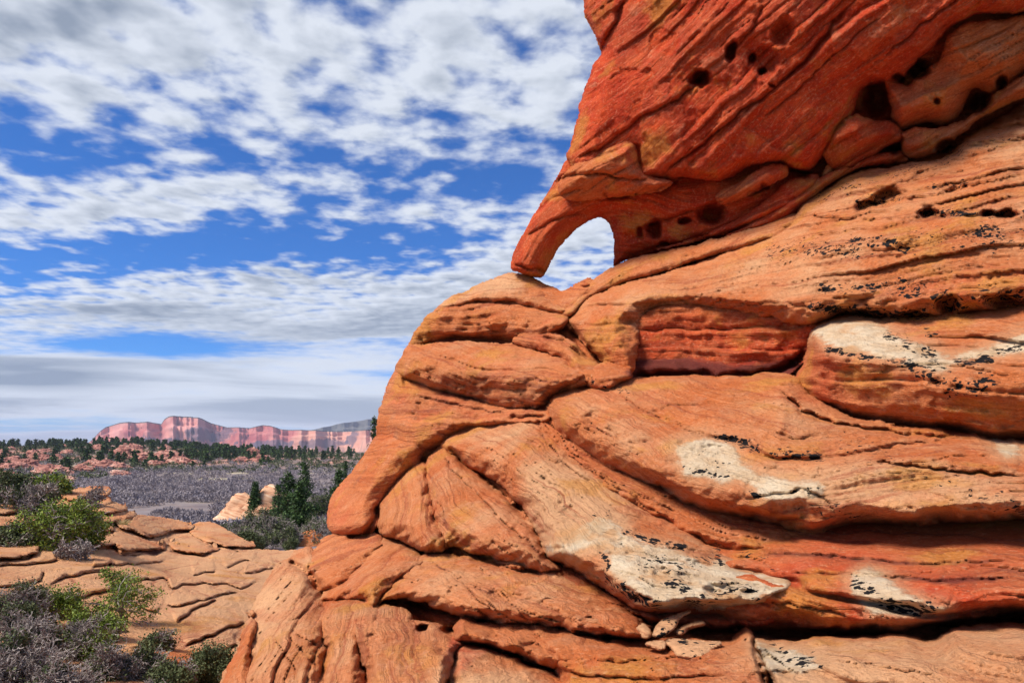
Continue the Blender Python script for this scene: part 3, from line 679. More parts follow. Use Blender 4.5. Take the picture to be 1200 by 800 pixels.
LICHEN += [
    ([(735, 622), (770, 636), (805, 642)], 5, 1.5), ([(700, 604), (712, 600)], 5, .9), ([(705, 648), (714, 662), (712, 678)], 4, 1.6), ([(716, 682), (745, 698), (770, 708)], 7, 1.5),
    ([(785, 680), (800, 684), (805, 700), (830, 700)], 8, 1.15), ([(850, 685), (870, 690), (890, 700)], 10, 1.0), ([(840, 645), (845, 660)], 6, 1.1), ([(760, 660), (800, 665), (830, 655)], 12, .75),
    ([(850, 695), (820, 705)], 8, 1.0), ([(905, 668), (915, 672)], 5, 1.0),
    ([(840, 512), (875, 518)], 6, 1.1), ([(870, 520), (905, 530), (960, 535)], 8, .9), ([(805, 548), (850, 560)], 5, .9), ([(880, 575), (890, 582)], 4, 1.2), ([(925, 578), (960, 572)], 5, .9),
    ([(820, 530), (850, 545)], 10, .6), ([(940, 590), (1000, 600)], 12, .6), ([(990, 520), (1100, 560), (1180, 590)], 25, .45),
    ([(969, 408), (1000, 416), (1050, 424)], 4, 1.3), ([(1040, 395), (1060, 402), (1085, 412), (1110, 430)], 7, 1.2), ([(1060, 425), (1090, 438), (1110, 455), (1150, 452)], 10, 1.15),
    ([(1120, 425), (1160, 420)], 6, 1.3), ([(1170, 410), (1200, 408)], 5, 1.1), ([(1084, 385), (1096, 395)], 6, .9), ([(1150, 440), (1190, 450)], 9, .9),
    ([(960, 338), (1000, 337), (1035, 337)], 7, 1.1), ([(1035, 338), (1080, 342)], 9, 1.2), ([(905, 295), (960, 290), (1020, 296)], 12, .8), ([(1000, 283), (1045, 285), (1060, 295)], 8, 1.1),
    ([(1055, 330), (1075, 330)], 8, .9), ([(950, 360), (1000, 364), (1090, 368)], 7, 1.25), ([(1100, 350), (1125, 360)], 12, 1.3), ([(1140, 275), (1165, 270)], 10, 1.0), ([(1080, 280), (1200, 285)], 25, .55),
    ([(1150, 345), (1200, 350)], 14, 1.0), ([(1010, 238), (1050, 230)], 10, 1.0), ([(1080, 250), (1200, 250)], 6, 1.1), ([(1095, 220), (1130, 218)], 8, .9), ([(960, 230), (1060, 200), (1180, 160)], 14, .5),
    ([(1005, 685), (1030, 700), (1060, 715), (1090, 712)], 10, 1.25), ([(1040, 712), (1080, 718)], 6, 1.2), ([(905, 756), (925, 770), (950, 772)], 8, 1.0), ([(935, 775), (960, 782)], 8, .8),
    ([(690, 445), (720, 455), (735, 460)], 8, .7), ([(870, 650), (900, 655)], 8, .6), ([(1165, 580), (1180, 595)], 8, .7), ([(1190, 598), (1200, 600)], 8, .8),
]

# ------------------------------------------------------------------ the sandstone formation
rock = empty('sandstone_formation', (0.6, 6.2, -1.6))
tag(rock, 'towering red layered sandstone formation with a small trunk shaped arch and overhanging cliff', 'rock formation')
def B(name, poly, **k):
    if 'dfun' not in k: k['H'] = k.get('H', .3) * 1.5
    return mass(name, poly, parent=rock, dfun=k.pop('dfun', D_ROCK), **k)

# the body everything else stands out from
B('bedrock', [(262, 960), (268, 830), (284, 768), (305, 715), (318, 690), (345, 664), (372, 650), (396, 628), (394, 598), (418, 556), (450, 514), (458, 473), (476, 436), (486, 408), (508, 378), (530, 358), (572, 338),
    (604, 328), (640, 340), (668, 342), (724, 316), (800, 296), (900, 264), (940, 240), (1000, 196), (1100, 168), (1240, 100), (1330, 80), (1330, 960)],
  H=.12, off=.42, r=16, step=3.0, bed=8, tint=.45, varn=.25, back=2.2, closed=True, edge=.6)

# ---- cliff and arch
B('cliff', [(700, -190, 20), (684, -60, 20), (684, 0, 14), (686, 18, 12), (695, 34, 12), (704, 62, 14), (695, 76, 16), (681, 121, 20), (668, 170, 20), (664, 189, 16), (690, 212, 14), (735, 218, 12), (774, 211, 9),
    (792, 208, 9), (812, 210, 9), (840, 213, 9), (856, 208, 9), (880, 195, 9), (906, 191, 9), (930, 197, 9), (950, 200, 9), (972, 172, 9), (998, 136, 9), (1010, 104, 9), (1040, 99, 9), (1060, 90, 9),
    (1076, 70, 9), (1095, 56, 9), (1114, 34, 9), (1140, 20, 9), (1200, 14, 12), (1330, -20, 12), (1330, -190, 20)],
  dfun=D_CLIFF, H=.34, r=18, step=1.7, bed=-36, bedamp=.65, rough=1.15, tint=.95, tan=-.15, back=2.5, closed=True, keys='cliff', kt=.3, kb=.3, edge=.8, bedw=1.4)
B('cliff_foot', [(728, 300), (735, 240), (760, 190), (850, 160), (950, 120), (1000, 70), (1060, 30), (1120, -30), (1330, -100), (1330, 120), (1200, 160), (1050, 225), (930, 275), (800, 305)], dfun=D_CLIFF, H=.1, off=.34, r=10, step=3, tint=.6, back=1.5, closed=True, kt=0, kb=0)
B('cliff_shoulder', [(676, -150), (676, -30), (684, 2), (686, 20), (695, 36), (706, 66), (722, 60), (745, 20), (760, -40), (760, -150)], dfun=D_CLIFF, H=.25, off=.35, r=16, bed=-60, tint=.55, back=1.0, closed=True)
B('arch', [(664, 187, 20), (687, 184, 14), (705, 173, 14), (717, 165, 14), (738, 161, 14), (747, 170, 12), (750, 193, 12), (762, 204, 14), (782, 208, 20), (815, 206, 30), (850, 200, 30), (890, 195, 30), (935, 203, 25), (960, 212, 20),
    (945, 236, 14), (927, 252, 12), (900, 262, 12), (870, 271, 12), (840, 280, 12), (804, 289, 12), (768, 296, 12), (732, 306, 12), (719, 313, 10), (719, 298, 14), (719, 281, 14), (714, 263, 14), (706, 256, 14),
    (695, 257, 16), (680, 265, 18), (668, 276, 20), (654, 293, 22), (643, 312, 22), (635, 325, 12), (622, 324, 10), (608, 319, 12), (598, 315, 14), (603, 292, 22), (618, 264, 24), (634, 238, 24), (645, 220, 24), (655, 203, 22)],
  dfun=D_CLIFF, H=.30, off=.24, r=20, step=1.5, curve=[(590, 318), (620, 268), (660, 225), (720, 205), (800, 222), (860, 215), (960, 170)], bedamp=.55, rough=.7, tint=.68, tan=-.05, back=.32, closed=True, keys='arch', kt=.3, kb=.3, edge=.6)
B('trunk_brow', [(668, 196, 18), (688, 184, 16), (704, 174, 14), (718, 166, 14), (738, 162, 12), (746, 172, 10), (749, 192, 12), (762, 206, 22), (790, 214, 30), (770, 226, 30), (735, 230, 30), (700, 234, 30), (672, 236, 26), (655, 226, 24), (656, 210, 22)], dfun=D_CLIFF, H=.34, off=-.20, r=22, step=1.7, bed=-30, bedamp=.4, rough=.6, tint=.50, keys='arch', kt=.3, kb=.3, back=.3, edge=.6)
B('ledge_band', [(838, 228), (862, 215), (880, 205), (905, 191), (922, 194), (923, 206), (905, 217), (880, 228), (862, 236), (845, 240)], dfun=D_CLIFF, H=.22, off=-.20, r=10, bed=-30, bedamp=.5, tint=.35, tan=.1, back=.4, edge=.8)
B('ledge_band', [(770, 292), (830, 272), (880, 246), (905, 226), (930, 208), (960, 205), (950, 226), (925, 246), (880, 264), (840, 277), (800, 288)], dfun=D_CLIFF, H=.24, off=-.14, r=9, bed=-28, bedamp=.8, tint=.6, back=.4, edge=.8)
B('ledge_band', [(850, 276), (900, 250), (950, 215), (985, 196), (1030, 180), (1058, 177), (1062, 189), (1010, 197), (975, 215), (945, 238), (920, 257), (885, 268)], dfun=D_CLIFF, H=.24, off=-.24, r=8, bed=-30, bedamp=.8, tint=.55, back=.4, edge=.7)
B('knob', [(964, 180), (974, 158), (990, 140), (1004, 134), (1014, 138), (1026, 140), (1040, 142), (1056, 150), (1058, 164), (1040, 172), (1020, 186), (990, 201), (975, 198)], dfun=D_CLIFF, H=.40, off=-.14, r=18, bed=-25, bedamp=.9, rough=1.5, tint=.45, tan=-.1, keys='knob', kt=.3, kb=.3, back=.5)
B('knob', [(1036, 96), (1050, 92), (1062, 100), (1078, 84), (1100, 70), (1112, 42), (1135, 28), (1165, 24), (1250, 10), (1330, 0), (1330, 50), (1220, 78), (1165, 110), (1140, 104), (1128, 128), (1110, 144), (1080, 146), (1056, 152), (1046, 142), (1042, 122)], dfun=D_CLIFF, H=.44, off=-.08, r=22, bed=-20, bedamp=.5, tint=.3, back=.5, rough=1.3)
B('knob', [(1054, 158), (1072, 150), (1105, 148), (1132, 138), (1165, 110), (1195, 90), (1240, 60), (1240, 104), (1195, 118), (1150, 138), (1122, 162), (1098, 178), (1070, 186), (1056, 178)], dfun=D_CLIFF, H=.36, off=-.30, r=13, bed=-25, bedamp=.9, tint=.35, back=.5)
B('spike', [(960, 210), (966, 196), (974, 186), (980, 194), (972, 206), (962, 216)], dfun=D_CLIFF, H=.10, off=-.12, r=5, bed=-60, tint=.1, tan=.4, back=.2)

# ---- slope below the cliff
B('upper_ledge', [(655, 366, 8), (664, 352, 10), (676, 340, 12), (700, 324, 14), (720, 311, 14), (745, 301, 12), (800, 290, 12), (870, 270, 12), (925, 250, 12), (960, 250), (900, 285), (831, 302, 6), (777, 320, 6), (728, 333, 6), (688, 352, 6), (668, 372, 6)],
  H=.26, off=.10, r=12, bed=-20, bedamp=.6, tint=.22, tan=.2, back=.9, closed=True, keys='uledge')
B('saddle', [(560, 350), (580, 330), (600, 320), (622, 324), (645, 335), (660, 340), (672, 334), (690, 326), (700, 335), (685, 355), (672, 372), (655, 370), (630, 364), (600, 360)], H=.26, off=.15, r=16, bed=10, bedamp=.4, tint=.25, back=.8, closed=True, rough=.7, edge=.6)
B('pebble_rock', [(679, 334), (684, 328), (692, 325), (695, 331), (686, 337)], H=.06, off=.1, r=5, bed=0, tint=.5, varn=.3, back=.12, closed=True)
B('slope', [(664, 380, 24), (672, 366, 22), (688, 350, 16), (728, 333, 14), (777, 320, 14), (831, 302, 16), (880, 284, 20), (925, 262, 20), (940, 240, 24), (960, 226, 24), (1000, 203, 22), (1055, 193, 20), (1112, 183, 18), (1134, 160, 18), (1200, 120, 18), (1330, 60, 18),
    (1330, 345, 14), (1200, 358, 10), (1150, 366, 9), (1101, 373, 9), (1058, 373, 9), (1020, 369, 9), (990, 368, 9), (950, 381, 8), (895, 374, 8), (845, 367, 8), (795, 361, 10), (762, 366, 14), (752, 380, 20), (748, 410, 18), (742, 437, 14), (722, 432, 18), (705, 422, 18), (687, 404, 18)],
  H=.42, off=.06, r=18, step=2.0, bed=-4, bedamp=.85, rough=1.2, tint=.06, tan=.18, back=1.2, keys='slope')
B('block_face', [(728, 436, 8), (730, 400, 12), (742, 374, 14), (795, 355, 14), (850, 356, 14), (960, 372, 14), (958, 410, 12), (938, 433, 8), (912, 446, 7), (846, 454, 7), (790, 451, 7), (743, 448, 7)],
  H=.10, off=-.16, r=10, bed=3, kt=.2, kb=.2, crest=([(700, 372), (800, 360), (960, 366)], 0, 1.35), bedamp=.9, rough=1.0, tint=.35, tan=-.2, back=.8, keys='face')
B('block', [(950, 384, 10), (990, 369, 16), (1024, 371, 20), (1060, 372, 20), (1110, 366, 24), (1200, 355, 24), (1330, 345, 24), (1330, 525, 10), (1200, 522, 8), (1169, 522, 8), (1118, 510, 8), (1063, 507, 8), (1007, 498, 8), (975, 490, 9), (950, 482, 10), (926, 464, 12), (913, 451, 12), (926, 434, 14), (944, 412, 12)],
  H=.52, off=.05, r=16, step=2.0, bed=10, bedamp=.8, rough=1.0, tint=.30, tan=.08, back=1.2, keys='block', crest=([(930, 400), (969, 409), (1007, 418), (1060, 429), (1110, 446), (1160, 452), (1200, 450), (1340, 440)], .0, 1.7))
B('shelf', [(640, 478, 14), (648, 462, 14), (665, 455, 16), (690, 450, 20), (728, 444, 22), (768, 440, 26), (872, 440, 26), (900, 436, 26), (930, 440, 24), (960, 470, 24), (1010, 490, 20), (1118, 505, 18), (1200, 515, 18), (1330, 515, 18),
    (1330, 600, 9), (1200, 609, 9), (1122, 612, 9), (1085, 616, 9), (1040, 614, 9), (1000, 613, 9), (960, 632, 8), (926, 624, 8), (872, 610, 8), (822, 601, 8), (788, 586, 8), (755, 570, 9), (710, 553, 9), (674, 531, 10), (654, 513, 12), (643, 496, 14)],
  H=.52, off=.08, r=16, step=1.8, bed=6, bedamp=.75, rough=1.1, tint=.12, tan=.26, back=1.2, keys='shelf', crest=([(630, 470), (650, 484), (670, 494), (700, 500), (728, 520), (765, 545), (800, 558), (850, 568), (900, 584), (960, 588), (1010, 598), (1085, 606), (1340, 596)], .0, 1.9), curve=[(560, 470), (650, 505), (760, 575), (900, 620), (1100, 615), (1300, 600)])
B('rib', [(955, 488, 10), (990, 496, 10), (1060, 508, 10), (1120, 514, 10), (1200, 525, 10), (1330, 528, 10), (1330, 556, 7), (1200, 557, 7), (1122, 551, 6), (1070, 543, 6), (1017, 540, 6), (985, 524, 8), (965, 506, 8)],
  H=.24, off=-.14, r=9, bed=6, bedamp=.6, tint=.2, tan=.15, back=.5, keys='shelf')
B('strand', [(626, 494, 8), (634, 480, 10), (660, 500, 14), (700, 535, 14), (755, 560, 14), (822, 590, 14), (900, 612, 14), (960, 622, 14), (1000, 630, 14), (900, 655, 9), (850, 645, 8), (800, 625, 7), (755, 602, 7), (710, 580, 7), (668, 558, 7), (650, 536, 7), (632, 514, 8)],
  H=.24, off=.06, r=10, step=1.8, bed=35, bedamp=1.0, tint=.35, back=.8, keys='strand', curve=[(620, 500), (660, 545), (740, 590), (850, 640), (1000, 660)], bedw=.7)
B('overhang', [(800, 630, 20), (860, 630, 24), (960, 612, 24), (1085, 606, 24), (1200, 598, 24), (1330, 590, 24), (1330, 725, 8), (1200, 719, 8), (1122, 727, 8), (1062, 741, 8), (991, 742, 8), (935, 738, 8), (882, 738, 8), (830, 726, 8), (780, 716, 10), (800, 670, 14)],
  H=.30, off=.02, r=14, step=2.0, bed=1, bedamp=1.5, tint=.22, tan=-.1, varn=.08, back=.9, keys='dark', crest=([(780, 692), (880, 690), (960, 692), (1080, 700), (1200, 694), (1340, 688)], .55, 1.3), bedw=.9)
B('slab', [(516, 522, 16), (527, 508, 16), (551, 498, 18), (596, 491, 20), (622, 488, 20), (650, 510, 22), (690, 545, 22), (740, 580, 22), (800, 615, 22), (840, 640, 20), (880, 652, 18), (925, 672, 14), (931, 688, 9), (915, 700, 7), (890, 712, 6), (860, 716, 6), (812, 716, 6),
    (775, 718, 6), (742, 712, 7), (709, 691, 8), (680, 674, 8), (655, 662, 8), (640, 652, 9), (628, 622, 12), (610, 592, 12), (586, 568, 12), (560, 551, 12), (533, 538, 14)],
  H=.50, off=.02, r=16, step=1.7, bed=32, bedamp=.6, rough=.9, tint=.08, tan=.34, back=1.0, keys='slab', crest=([(505, 520), (528, 532), (560, 546), (600, 580), (628, 618), (646, 650), (680, 650), (706, 670), (730, 690), (765, 704), (810, 710), (940, 704)], .1, 1.4), curve=[(500, 540), (560, 560), (620, 610), (660, 670), (760, 715), (930, 720)])
B('under_ledge', [(610, 640, 10), (640, 650, 12), (690, 676, 12), (742, 706, 12), (830, 712, 12), (900, 712, 12), (905, 730, 8), (860, 734, 7), (800, 732, 7), (755, 726, 7), (700, 704, 7), (660, 690, 7), (628, 672, 8)], H=.16, off=.06, r=9, bed=25, bedamp=.9, tint=.5, varn=.15, back=.6)

# ---- lobes and dome at the left
B('lobe', [(494, 560, 14), (500, 541, 14), (512, 524, 12), (524, 519, 9), (540, 540, 10), (575, 566, 12), (605, 592, 12), (630, 622, 12), (644, 652, 9), (660, 668, 8), (640, 672, 8), (610, 664, 9), (580, 656, 9), (552, 648, 9), (530, 640, 9), (520, 646, 9), (508, 632, 12), (500, 600, 14)],
  H=.42, off=.06, r=14, step=1.7, bed=48, bedamp=.6, tint=.08, tan=.32, back=.9, keys='lobe', curve=[(490, 500), (525, 560), (570, 610), (640, 670)])
B('lobe', [(441, 590, 18), (449, 577, 18), (470, 553, 18), (488, 542, 14), (498, 542, 10), (510, 580, 12), (524, 630, 10), (520, 646, 8), (502, 648, 8), (486, 642, 9), (466, 632, 9), (446, 626, 9), (440, 608, 14)],
  H=.42, off=.0, r=16, step=1.7, bed=60, bedamp=.4, rough=.8, tint=.08, tan=.32, back=.9, keys='lobe', closed=True)
B('dome_cap', [(504, 372, 12), (515, 358, 14), (535, 344, 16), (560, 333, 18), (582, 324, 18), (600, 319, 18), (625, 325, 18), (645, 345, 14), (668, 366, 9), (640, 366, 7), (600, 358, 7), (560, 354, 7), (530, 362, 8)],
  H=.30, off=.12, r=14, step=1.8, bed=2, bedamp=.6, tint=.1, tan=.3, back=1.2, closed=True, keys='domea')
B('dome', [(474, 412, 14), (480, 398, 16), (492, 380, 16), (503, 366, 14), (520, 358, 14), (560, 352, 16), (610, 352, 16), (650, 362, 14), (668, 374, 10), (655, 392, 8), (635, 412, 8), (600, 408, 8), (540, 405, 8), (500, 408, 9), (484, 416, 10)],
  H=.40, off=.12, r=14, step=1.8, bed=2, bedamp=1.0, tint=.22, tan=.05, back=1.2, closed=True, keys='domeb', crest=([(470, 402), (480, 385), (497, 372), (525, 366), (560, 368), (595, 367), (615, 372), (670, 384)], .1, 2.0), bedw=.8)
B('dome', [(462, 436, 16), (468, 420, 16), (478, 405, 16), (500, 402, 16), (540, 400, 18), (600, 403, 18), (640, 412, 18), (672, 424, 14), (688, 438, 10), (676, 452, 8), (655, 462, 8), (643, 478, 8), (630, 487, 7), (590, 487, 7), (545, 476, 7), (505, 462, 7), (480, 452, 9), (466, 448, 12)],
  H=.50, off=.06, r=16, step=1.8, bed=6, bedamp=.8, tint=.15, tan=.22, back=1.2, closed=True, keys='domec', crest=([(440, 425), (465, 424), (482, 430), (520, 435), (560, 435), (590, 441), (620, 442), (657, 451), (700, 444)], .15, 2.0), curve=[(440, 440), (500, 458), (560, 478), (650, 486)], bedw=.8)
B('dome', [(441, 514, 20), (446, 475, 22), (454, 452, 20), (466, 430, 18), (484, 440, 14), (520, 456, 16), (560, 470, 18), (620, 480, 16), (650, 482, 12), (640, 496, 9), (600, 500, 9), (550, 506, 9), (520, 526, 10), (498, 546, 12), (470, 560, 14), (450, 545, 20)],
  H=.46, off=.12, r=18, step=1.8, bed=10, bedamp=.9, tint=.20, tan=-.05, back=1.2, closed=True, keys='dome', crest=([(430, 490), (480, 500), (520, 496), (570, 492), (650, 490)], .2, 1.1), curve=[(430, 490), (500, 500), (560, 498), (650, 488)])
B('boulder', [(383, 600, 26), (388, 582, 28), (400, 565, 28), (412, 552, 26), (428, 530, 24), (442, 510, 22), (470, 505, 20), (500, 515, 20), (490, 545, 20), (466, 568, 20), (450, 590, 18), (446, 612, 14), (434, 626, 12), (408, 629, 12), (388, 624, 14), (383, 612, 20)],
  H=.52, off=.14, r=24, step=1.7, bed=-8, bedamp=.35, rough=.7, tint=.26, tan=-.05, back=.7, closed=True, keys='boulder', kt=.3, kb=.3, edge=.6)
B('strand', [(600, 400, 10), (625, 384, 10), (650, 390, 9), (672, 400, 8), (690, 420, 9), (722, 436, 8), (722, 448, 7), (690, 452, 8), (665, 458, 8), (650, 462, 8), (668, 440, 9), (662, 425, 8), (640, 414, 8)], H=.22, off=-.02, r=8, bed=30, bedamp=.8, tint=.25, back=.6)
B('knob', [(686, 452, 10), (690, 434, 10), (708, 424, 10), (738, 432, 10), (742, 442, 8), (728, 450, 8), (706, 458, 8)], H=.18, off=-.12, r=9, bed=0, tint=.3, back=.4, rough=1.6)

# ---- apron at the lower left
B('plinth', [(358, 658, 12), (366, 645, 14), (384, 628, 14), (405, 624, 14), (440, 622, 14), (452, 640, 12), (420, 676, 10), (398, 694, 9), (379, 694, 8), (366, 690, 8), (358, 676, 10)], H=.34, off=.0, r=14, bed=-25, bedamp=.5, tint=.12, tan=.05, back=.8, closed=True)
B('foot', [(240, 900, 20), (256, 805, 20), (277, 762, 20), (294, 718, 22), (305, 690, 22), (322, 664, 16), (342, 650, 14), (362, 640, 14), (374, 655, 12), (368, 672, 10), (376, 694, 12), (388, 720, 16), (388, 780, 20), (400, 900, 20)],
  H=.42, off=.05, r=20, step=1.8, bed=62, bedamp=.7, tint=.02, tan=.5, back=1.0, closed=True, keys='foot')
B('foot_ridge', [(258, 815, 10), (268, 778, 10), (280, 755, 9), (296, 716, 8), (301, 720, 8), (300, 752, 9), (294, 770, 9), (300, 800, 9), (296, 850, 9), (262, 850, 9)], H=.20, off=-.20, r=9, bed=70, bedamp=.6, tint=.12, tan=.1, back=.5)
B('apron', [(374, 702, 9), (396, 670, 14), (420, 644, 14), (440, 628, 14), (466, 632, 14), (488, 646, 12), (500, 660, 10), (470, 684, 9), (450, 700, 7), (437, 722, 5), (428, 708, 7), (410, 704, 7), (392, 706, 7)], H=.34, off=.02, r=13, bed=-40, bedamp=.4, rough=.9, tint=.06, tan=.4, back=.8)
B('apron', [(434, 720, 7), (444, 694, 12), (462, 670, 14), (484, 652, 14), (510, 648, 14), (545, 650, 14), (590, 656, 14), (640, 662, 14), (680, 680, 14), (725, 705, 12), (766, 732, 9), (745, 750, 7), (700, 746, 7), (640, 737, 7), (580, 730, 6), (540, 722, 6), (510, 712, 6), (480, 704, 6), (455, 704, 6)],
  H=.40, off=.02, r=13, step=1.7, bed=28, bedamp=.9, rough=.9, tint=.12, tan=.3, back=.8, keys='apron', curve=[(430, 660), (520, 672), (590, 710), (660, 745), (760, 760)])
B('orange_ledge', [(583, 664, 8), (590, 660, 8), (620, 668, 12), (660, 682, 12), (700, 706, 12), (745, 728, 10), (758, 746, 7), (722, 748, 6), (702, 742, 6), (672, 740, 6), (640, 722, 8), (606, 696, 8)], H=.24, off=-.14, r=11, bed=25, bedamp=.5, tint=.0, tan=.12, back=.5)
B('apron', [(364, 722, 9), (376, 706, 12), (400, 698, 14), (425, 700, 14), (444, 706, 12), (480, 716, 12), (486, 735, 10), (450, 740, 10), (430, 760, 10), (432, 800, 14), (440, 880, 14), (352, 880, 14), (368, 800, 14), (378, 756, 9)], H=.34, off=-.04, r=13, bed=65, bedamp=.6, tint=.05, tan=.4, back=.8, keys='foot')
B('apron', [(411, 720, 9), (436, 716, 12), (470, 722, 14), (520, 730, 14), (546, 738, 12), (538, 764, 10), (530, 790, 10), (520, 880, 14), (440, 880, 12), (428, 790, 10), (412, 756, 10)], H=.36, off=-.14, r=13, step=1.8, bed=30, bedamp=.5, tint=.08, tan=.35, back=.8, keys='low')
B('apron', [(533, 734, 7), (545, 720, 8), (580, 729, 12), (640, 734, 12), (690, 742, 12), (700, 776, 9), (680, 790, 8), (645, 784, 6), (605, 766, 6), (575, 758, 6), (548, 752, 6), (536, 750, 6)], H=.30, off=-.10, r=10, bed=22, bedamp=.8, tint=.2, tan=.08, back=.7, keys='apron')
B('apron', [(524, 790, 9), (532, 760, 10), (545, 752, 12), (580, 760, 14), (620, 776, 14), (660, 790, 14), (760, 796, 14), (860, 792, 14), (860, 900, 14), (500, 900, 14)], H=.34, off=-.12, r=13, bed=18, bedamp=.8, tint=.08, tan=.25, back=.8, keys='low')
B('shelf_low', [(625, 735, 9), (680, 742, 10), (752, 748, 10), (800, 746, 10), (850, 748, 10), (872, 735, 12), (884, 742, 7), (892, 770, 6), (905, 800, 6), (910, 900, 9), (700, 900, 9), (650, 790, 9)], H=.30, off=-.08, r=11, bed=5, bedamp=.9, tint=.1, tan=.15, back=.7, keys='shelflow')
B('shelf_low', [(881, 746, 6), (915, 752, 10), (960, 748, 10), (1000, 742, 12), (1060, 740, 12), (1090, 748, 10), (1122, 734, 10), (1200, 728, 12), (1330, 730, 12), (1330, 900, 9), (906, 900, 6), (898, 800, 6), (888, 772, 6)], H=.34, off=-.06, r=12, bed=6, bedamp=.9, tint=.06, tan=.25, back=.7, keys='shelflow')

# ---- loose flakes lying in the gap
def flake(poly, label, H=.05, off=-.33, bed=0, **k):
    o = mass('rock_flake', poly, dfun=D_ROCK, H=H, off=off, r=4, step=1.3, bed=bed, bedamp=.25, rough=.35, tint=-.2, tan=1.1, back=.06, closed=True, edge=.35, **k)
    tag(o, label, 'rock flake', 'loose pale flakes in the gap under the overhang')
LICHEN += [([(780, 722), (790, 735), (775, 745)], 10, .95), ([(800, 750), (820, 765), (840, 760)], 14, .95)]
flake([(765, 745), (768, 733), (778, 724), (800, 717), (808, 716), (797, 725), (790, 737), (776, 747)], 'curled pale flake with black specks standing upright in the gap', off=-.42)
flake([(790, 740), (800, 733), (815, 728), (825, 727), (826, 733), (812, 736), (798, 744)], 'thin narrow pale flake wedged behind the curled one', off=-.36)
flake([(780, 752), (792, 747), (820, 748), (844, 750), (847, 755), (836, 762), (828, 775), (816, 788), (808, 785), (795, 770)], 'broad fan shaped pale flake peppered with black specks', H=.05, off=-.46)
flake([(746, 735), (753, 730), (762, 736), (764, 746), (754, 748)], 'small square pale chip left of the curled flake', off=-.40)
flake([(757, 754), (766, 750), (780, 751), (780, 759), (770, 761)], 'small rounded pale chip below the curled flake', off=-.46)

# ------------------------------------------------------------------ ground, hills, mesas
rng = np.random.RandomState(3)
def crest_z(u):      # height of the far wooded rise, at 800 m
    return np.interp(u, [-900, -100, 0, 60, 95, 125, 160, 200, 240, 270, 330, 400, 470, 700, 1500], [-6, -5, -4.0, -3.5, -2.5, -1, -1, -3.5, -8, -9, -11, -12, -12.5, -13, -13])
def ground_z(x, y):
    x = np.asarray(x, float); y = np.asarray(y, float)
    u = 600 + x / np.maximum(y, 1) * F
    p = np.stack([x, y, 0 * x], 1)
    base = -14 + 1.2 * fbm(p, 1 / 140, 3, 2) * sstep(y, 60, 160) + 0.35 * fbm(p, 1 / 30, 2, 4)
    base += (14.0 - 4.3) * (1 - sstep(np.hypot(x, y), 16, 130))          # falls away from the slickrock
    hill = (crest_z(u) + 14) * sstep(y, np.interp(u, [0, 110, 170], [225, 240, 330]), 760) * (1 - .8 * sstep(y, 900, 2500))
    hill *= 1 + 0.16 * fbm(p, 1 / 90, 4, 6) * sstep(y, 350, 600) * (1 - sstep(y, 640, 760))
    return base + hill - 76 * sstep(y, 1000, 2800)
def ground_mesh():
    a = np.radians(np.linspace(-75, 75, 301)); rr = 8 * (14000 / 8) ** (np.linspace(0, 1, 260))
    A_, R_ = np.meshgrid(a, rr); x = (np.sin(A_) * R_).ravel(); y = (np.cos(A_) * R_).ravel()
    z = ground_z(x, y)
    n = 301; i = np.arange(260 * n).reshape(260, n)
    q = np.stack([i[:-1, :-1], i[:-1, 1:], i[1:, 1:], i[1:, :-1]], -1).reshape(-1, 4)
    m, t, b = new_mat('valley ground')
    pos = t.new('ShaderNodeNewGeometry').outputs['Position']
    px, py, pz = t.sep(pos)
    n1_ = t.noise(t.comb(t.m('MULTIPLY', px, .012), t.m('MULTIPLY', py, .03), 0), 1, 5, .6)
    n2_ = t.noise(pos, .08, 6, .65); n3_ = t.noise(pos, .6, 4, .6)
    col = t.mix(t.ss(n2_, .35, .65), (0.16, 0.125, 0.125), (0.25, 0.21, 0.20))
    col = t.mix(t.ss(n1_, .54, .62), col, (0.42, 0.36, 0.24))
    col = t.mix(t.m('MULTIPLY', t.ss(n3_, .5, .7), .5), col, (0.30, 0.19, 0.13))
    hillm = t.ss(py, 300, 480)
    rockn = t.noise(t.comb(t.m('MULTIPLY', px, .02), t.m('MULTIPLY', py, .012), 3), 1, 6, .7)
    hc = t.mix(t.ss(rockn, .46, .60), (0.20, 0.145, 0.12), (0.52, 0.25, 0.17))
    hc = t.mix(t.ss(t.noise(pos, .03, 5, .6), .55, .7), hc, (0.055, 0.075, 0.045))
    col = t.mix(hillm, col, hc)
    col = t.mix(t.ss(py, 1300, 3000), col, (0.10, 0.11, 0.10))
    t.put(b.inputs['Base Color'], col)
    o = mesh('valley_ground', np.stack([x, y, z], 1), q, m); tag(o, kind='structure'); return o
ground_mesh()

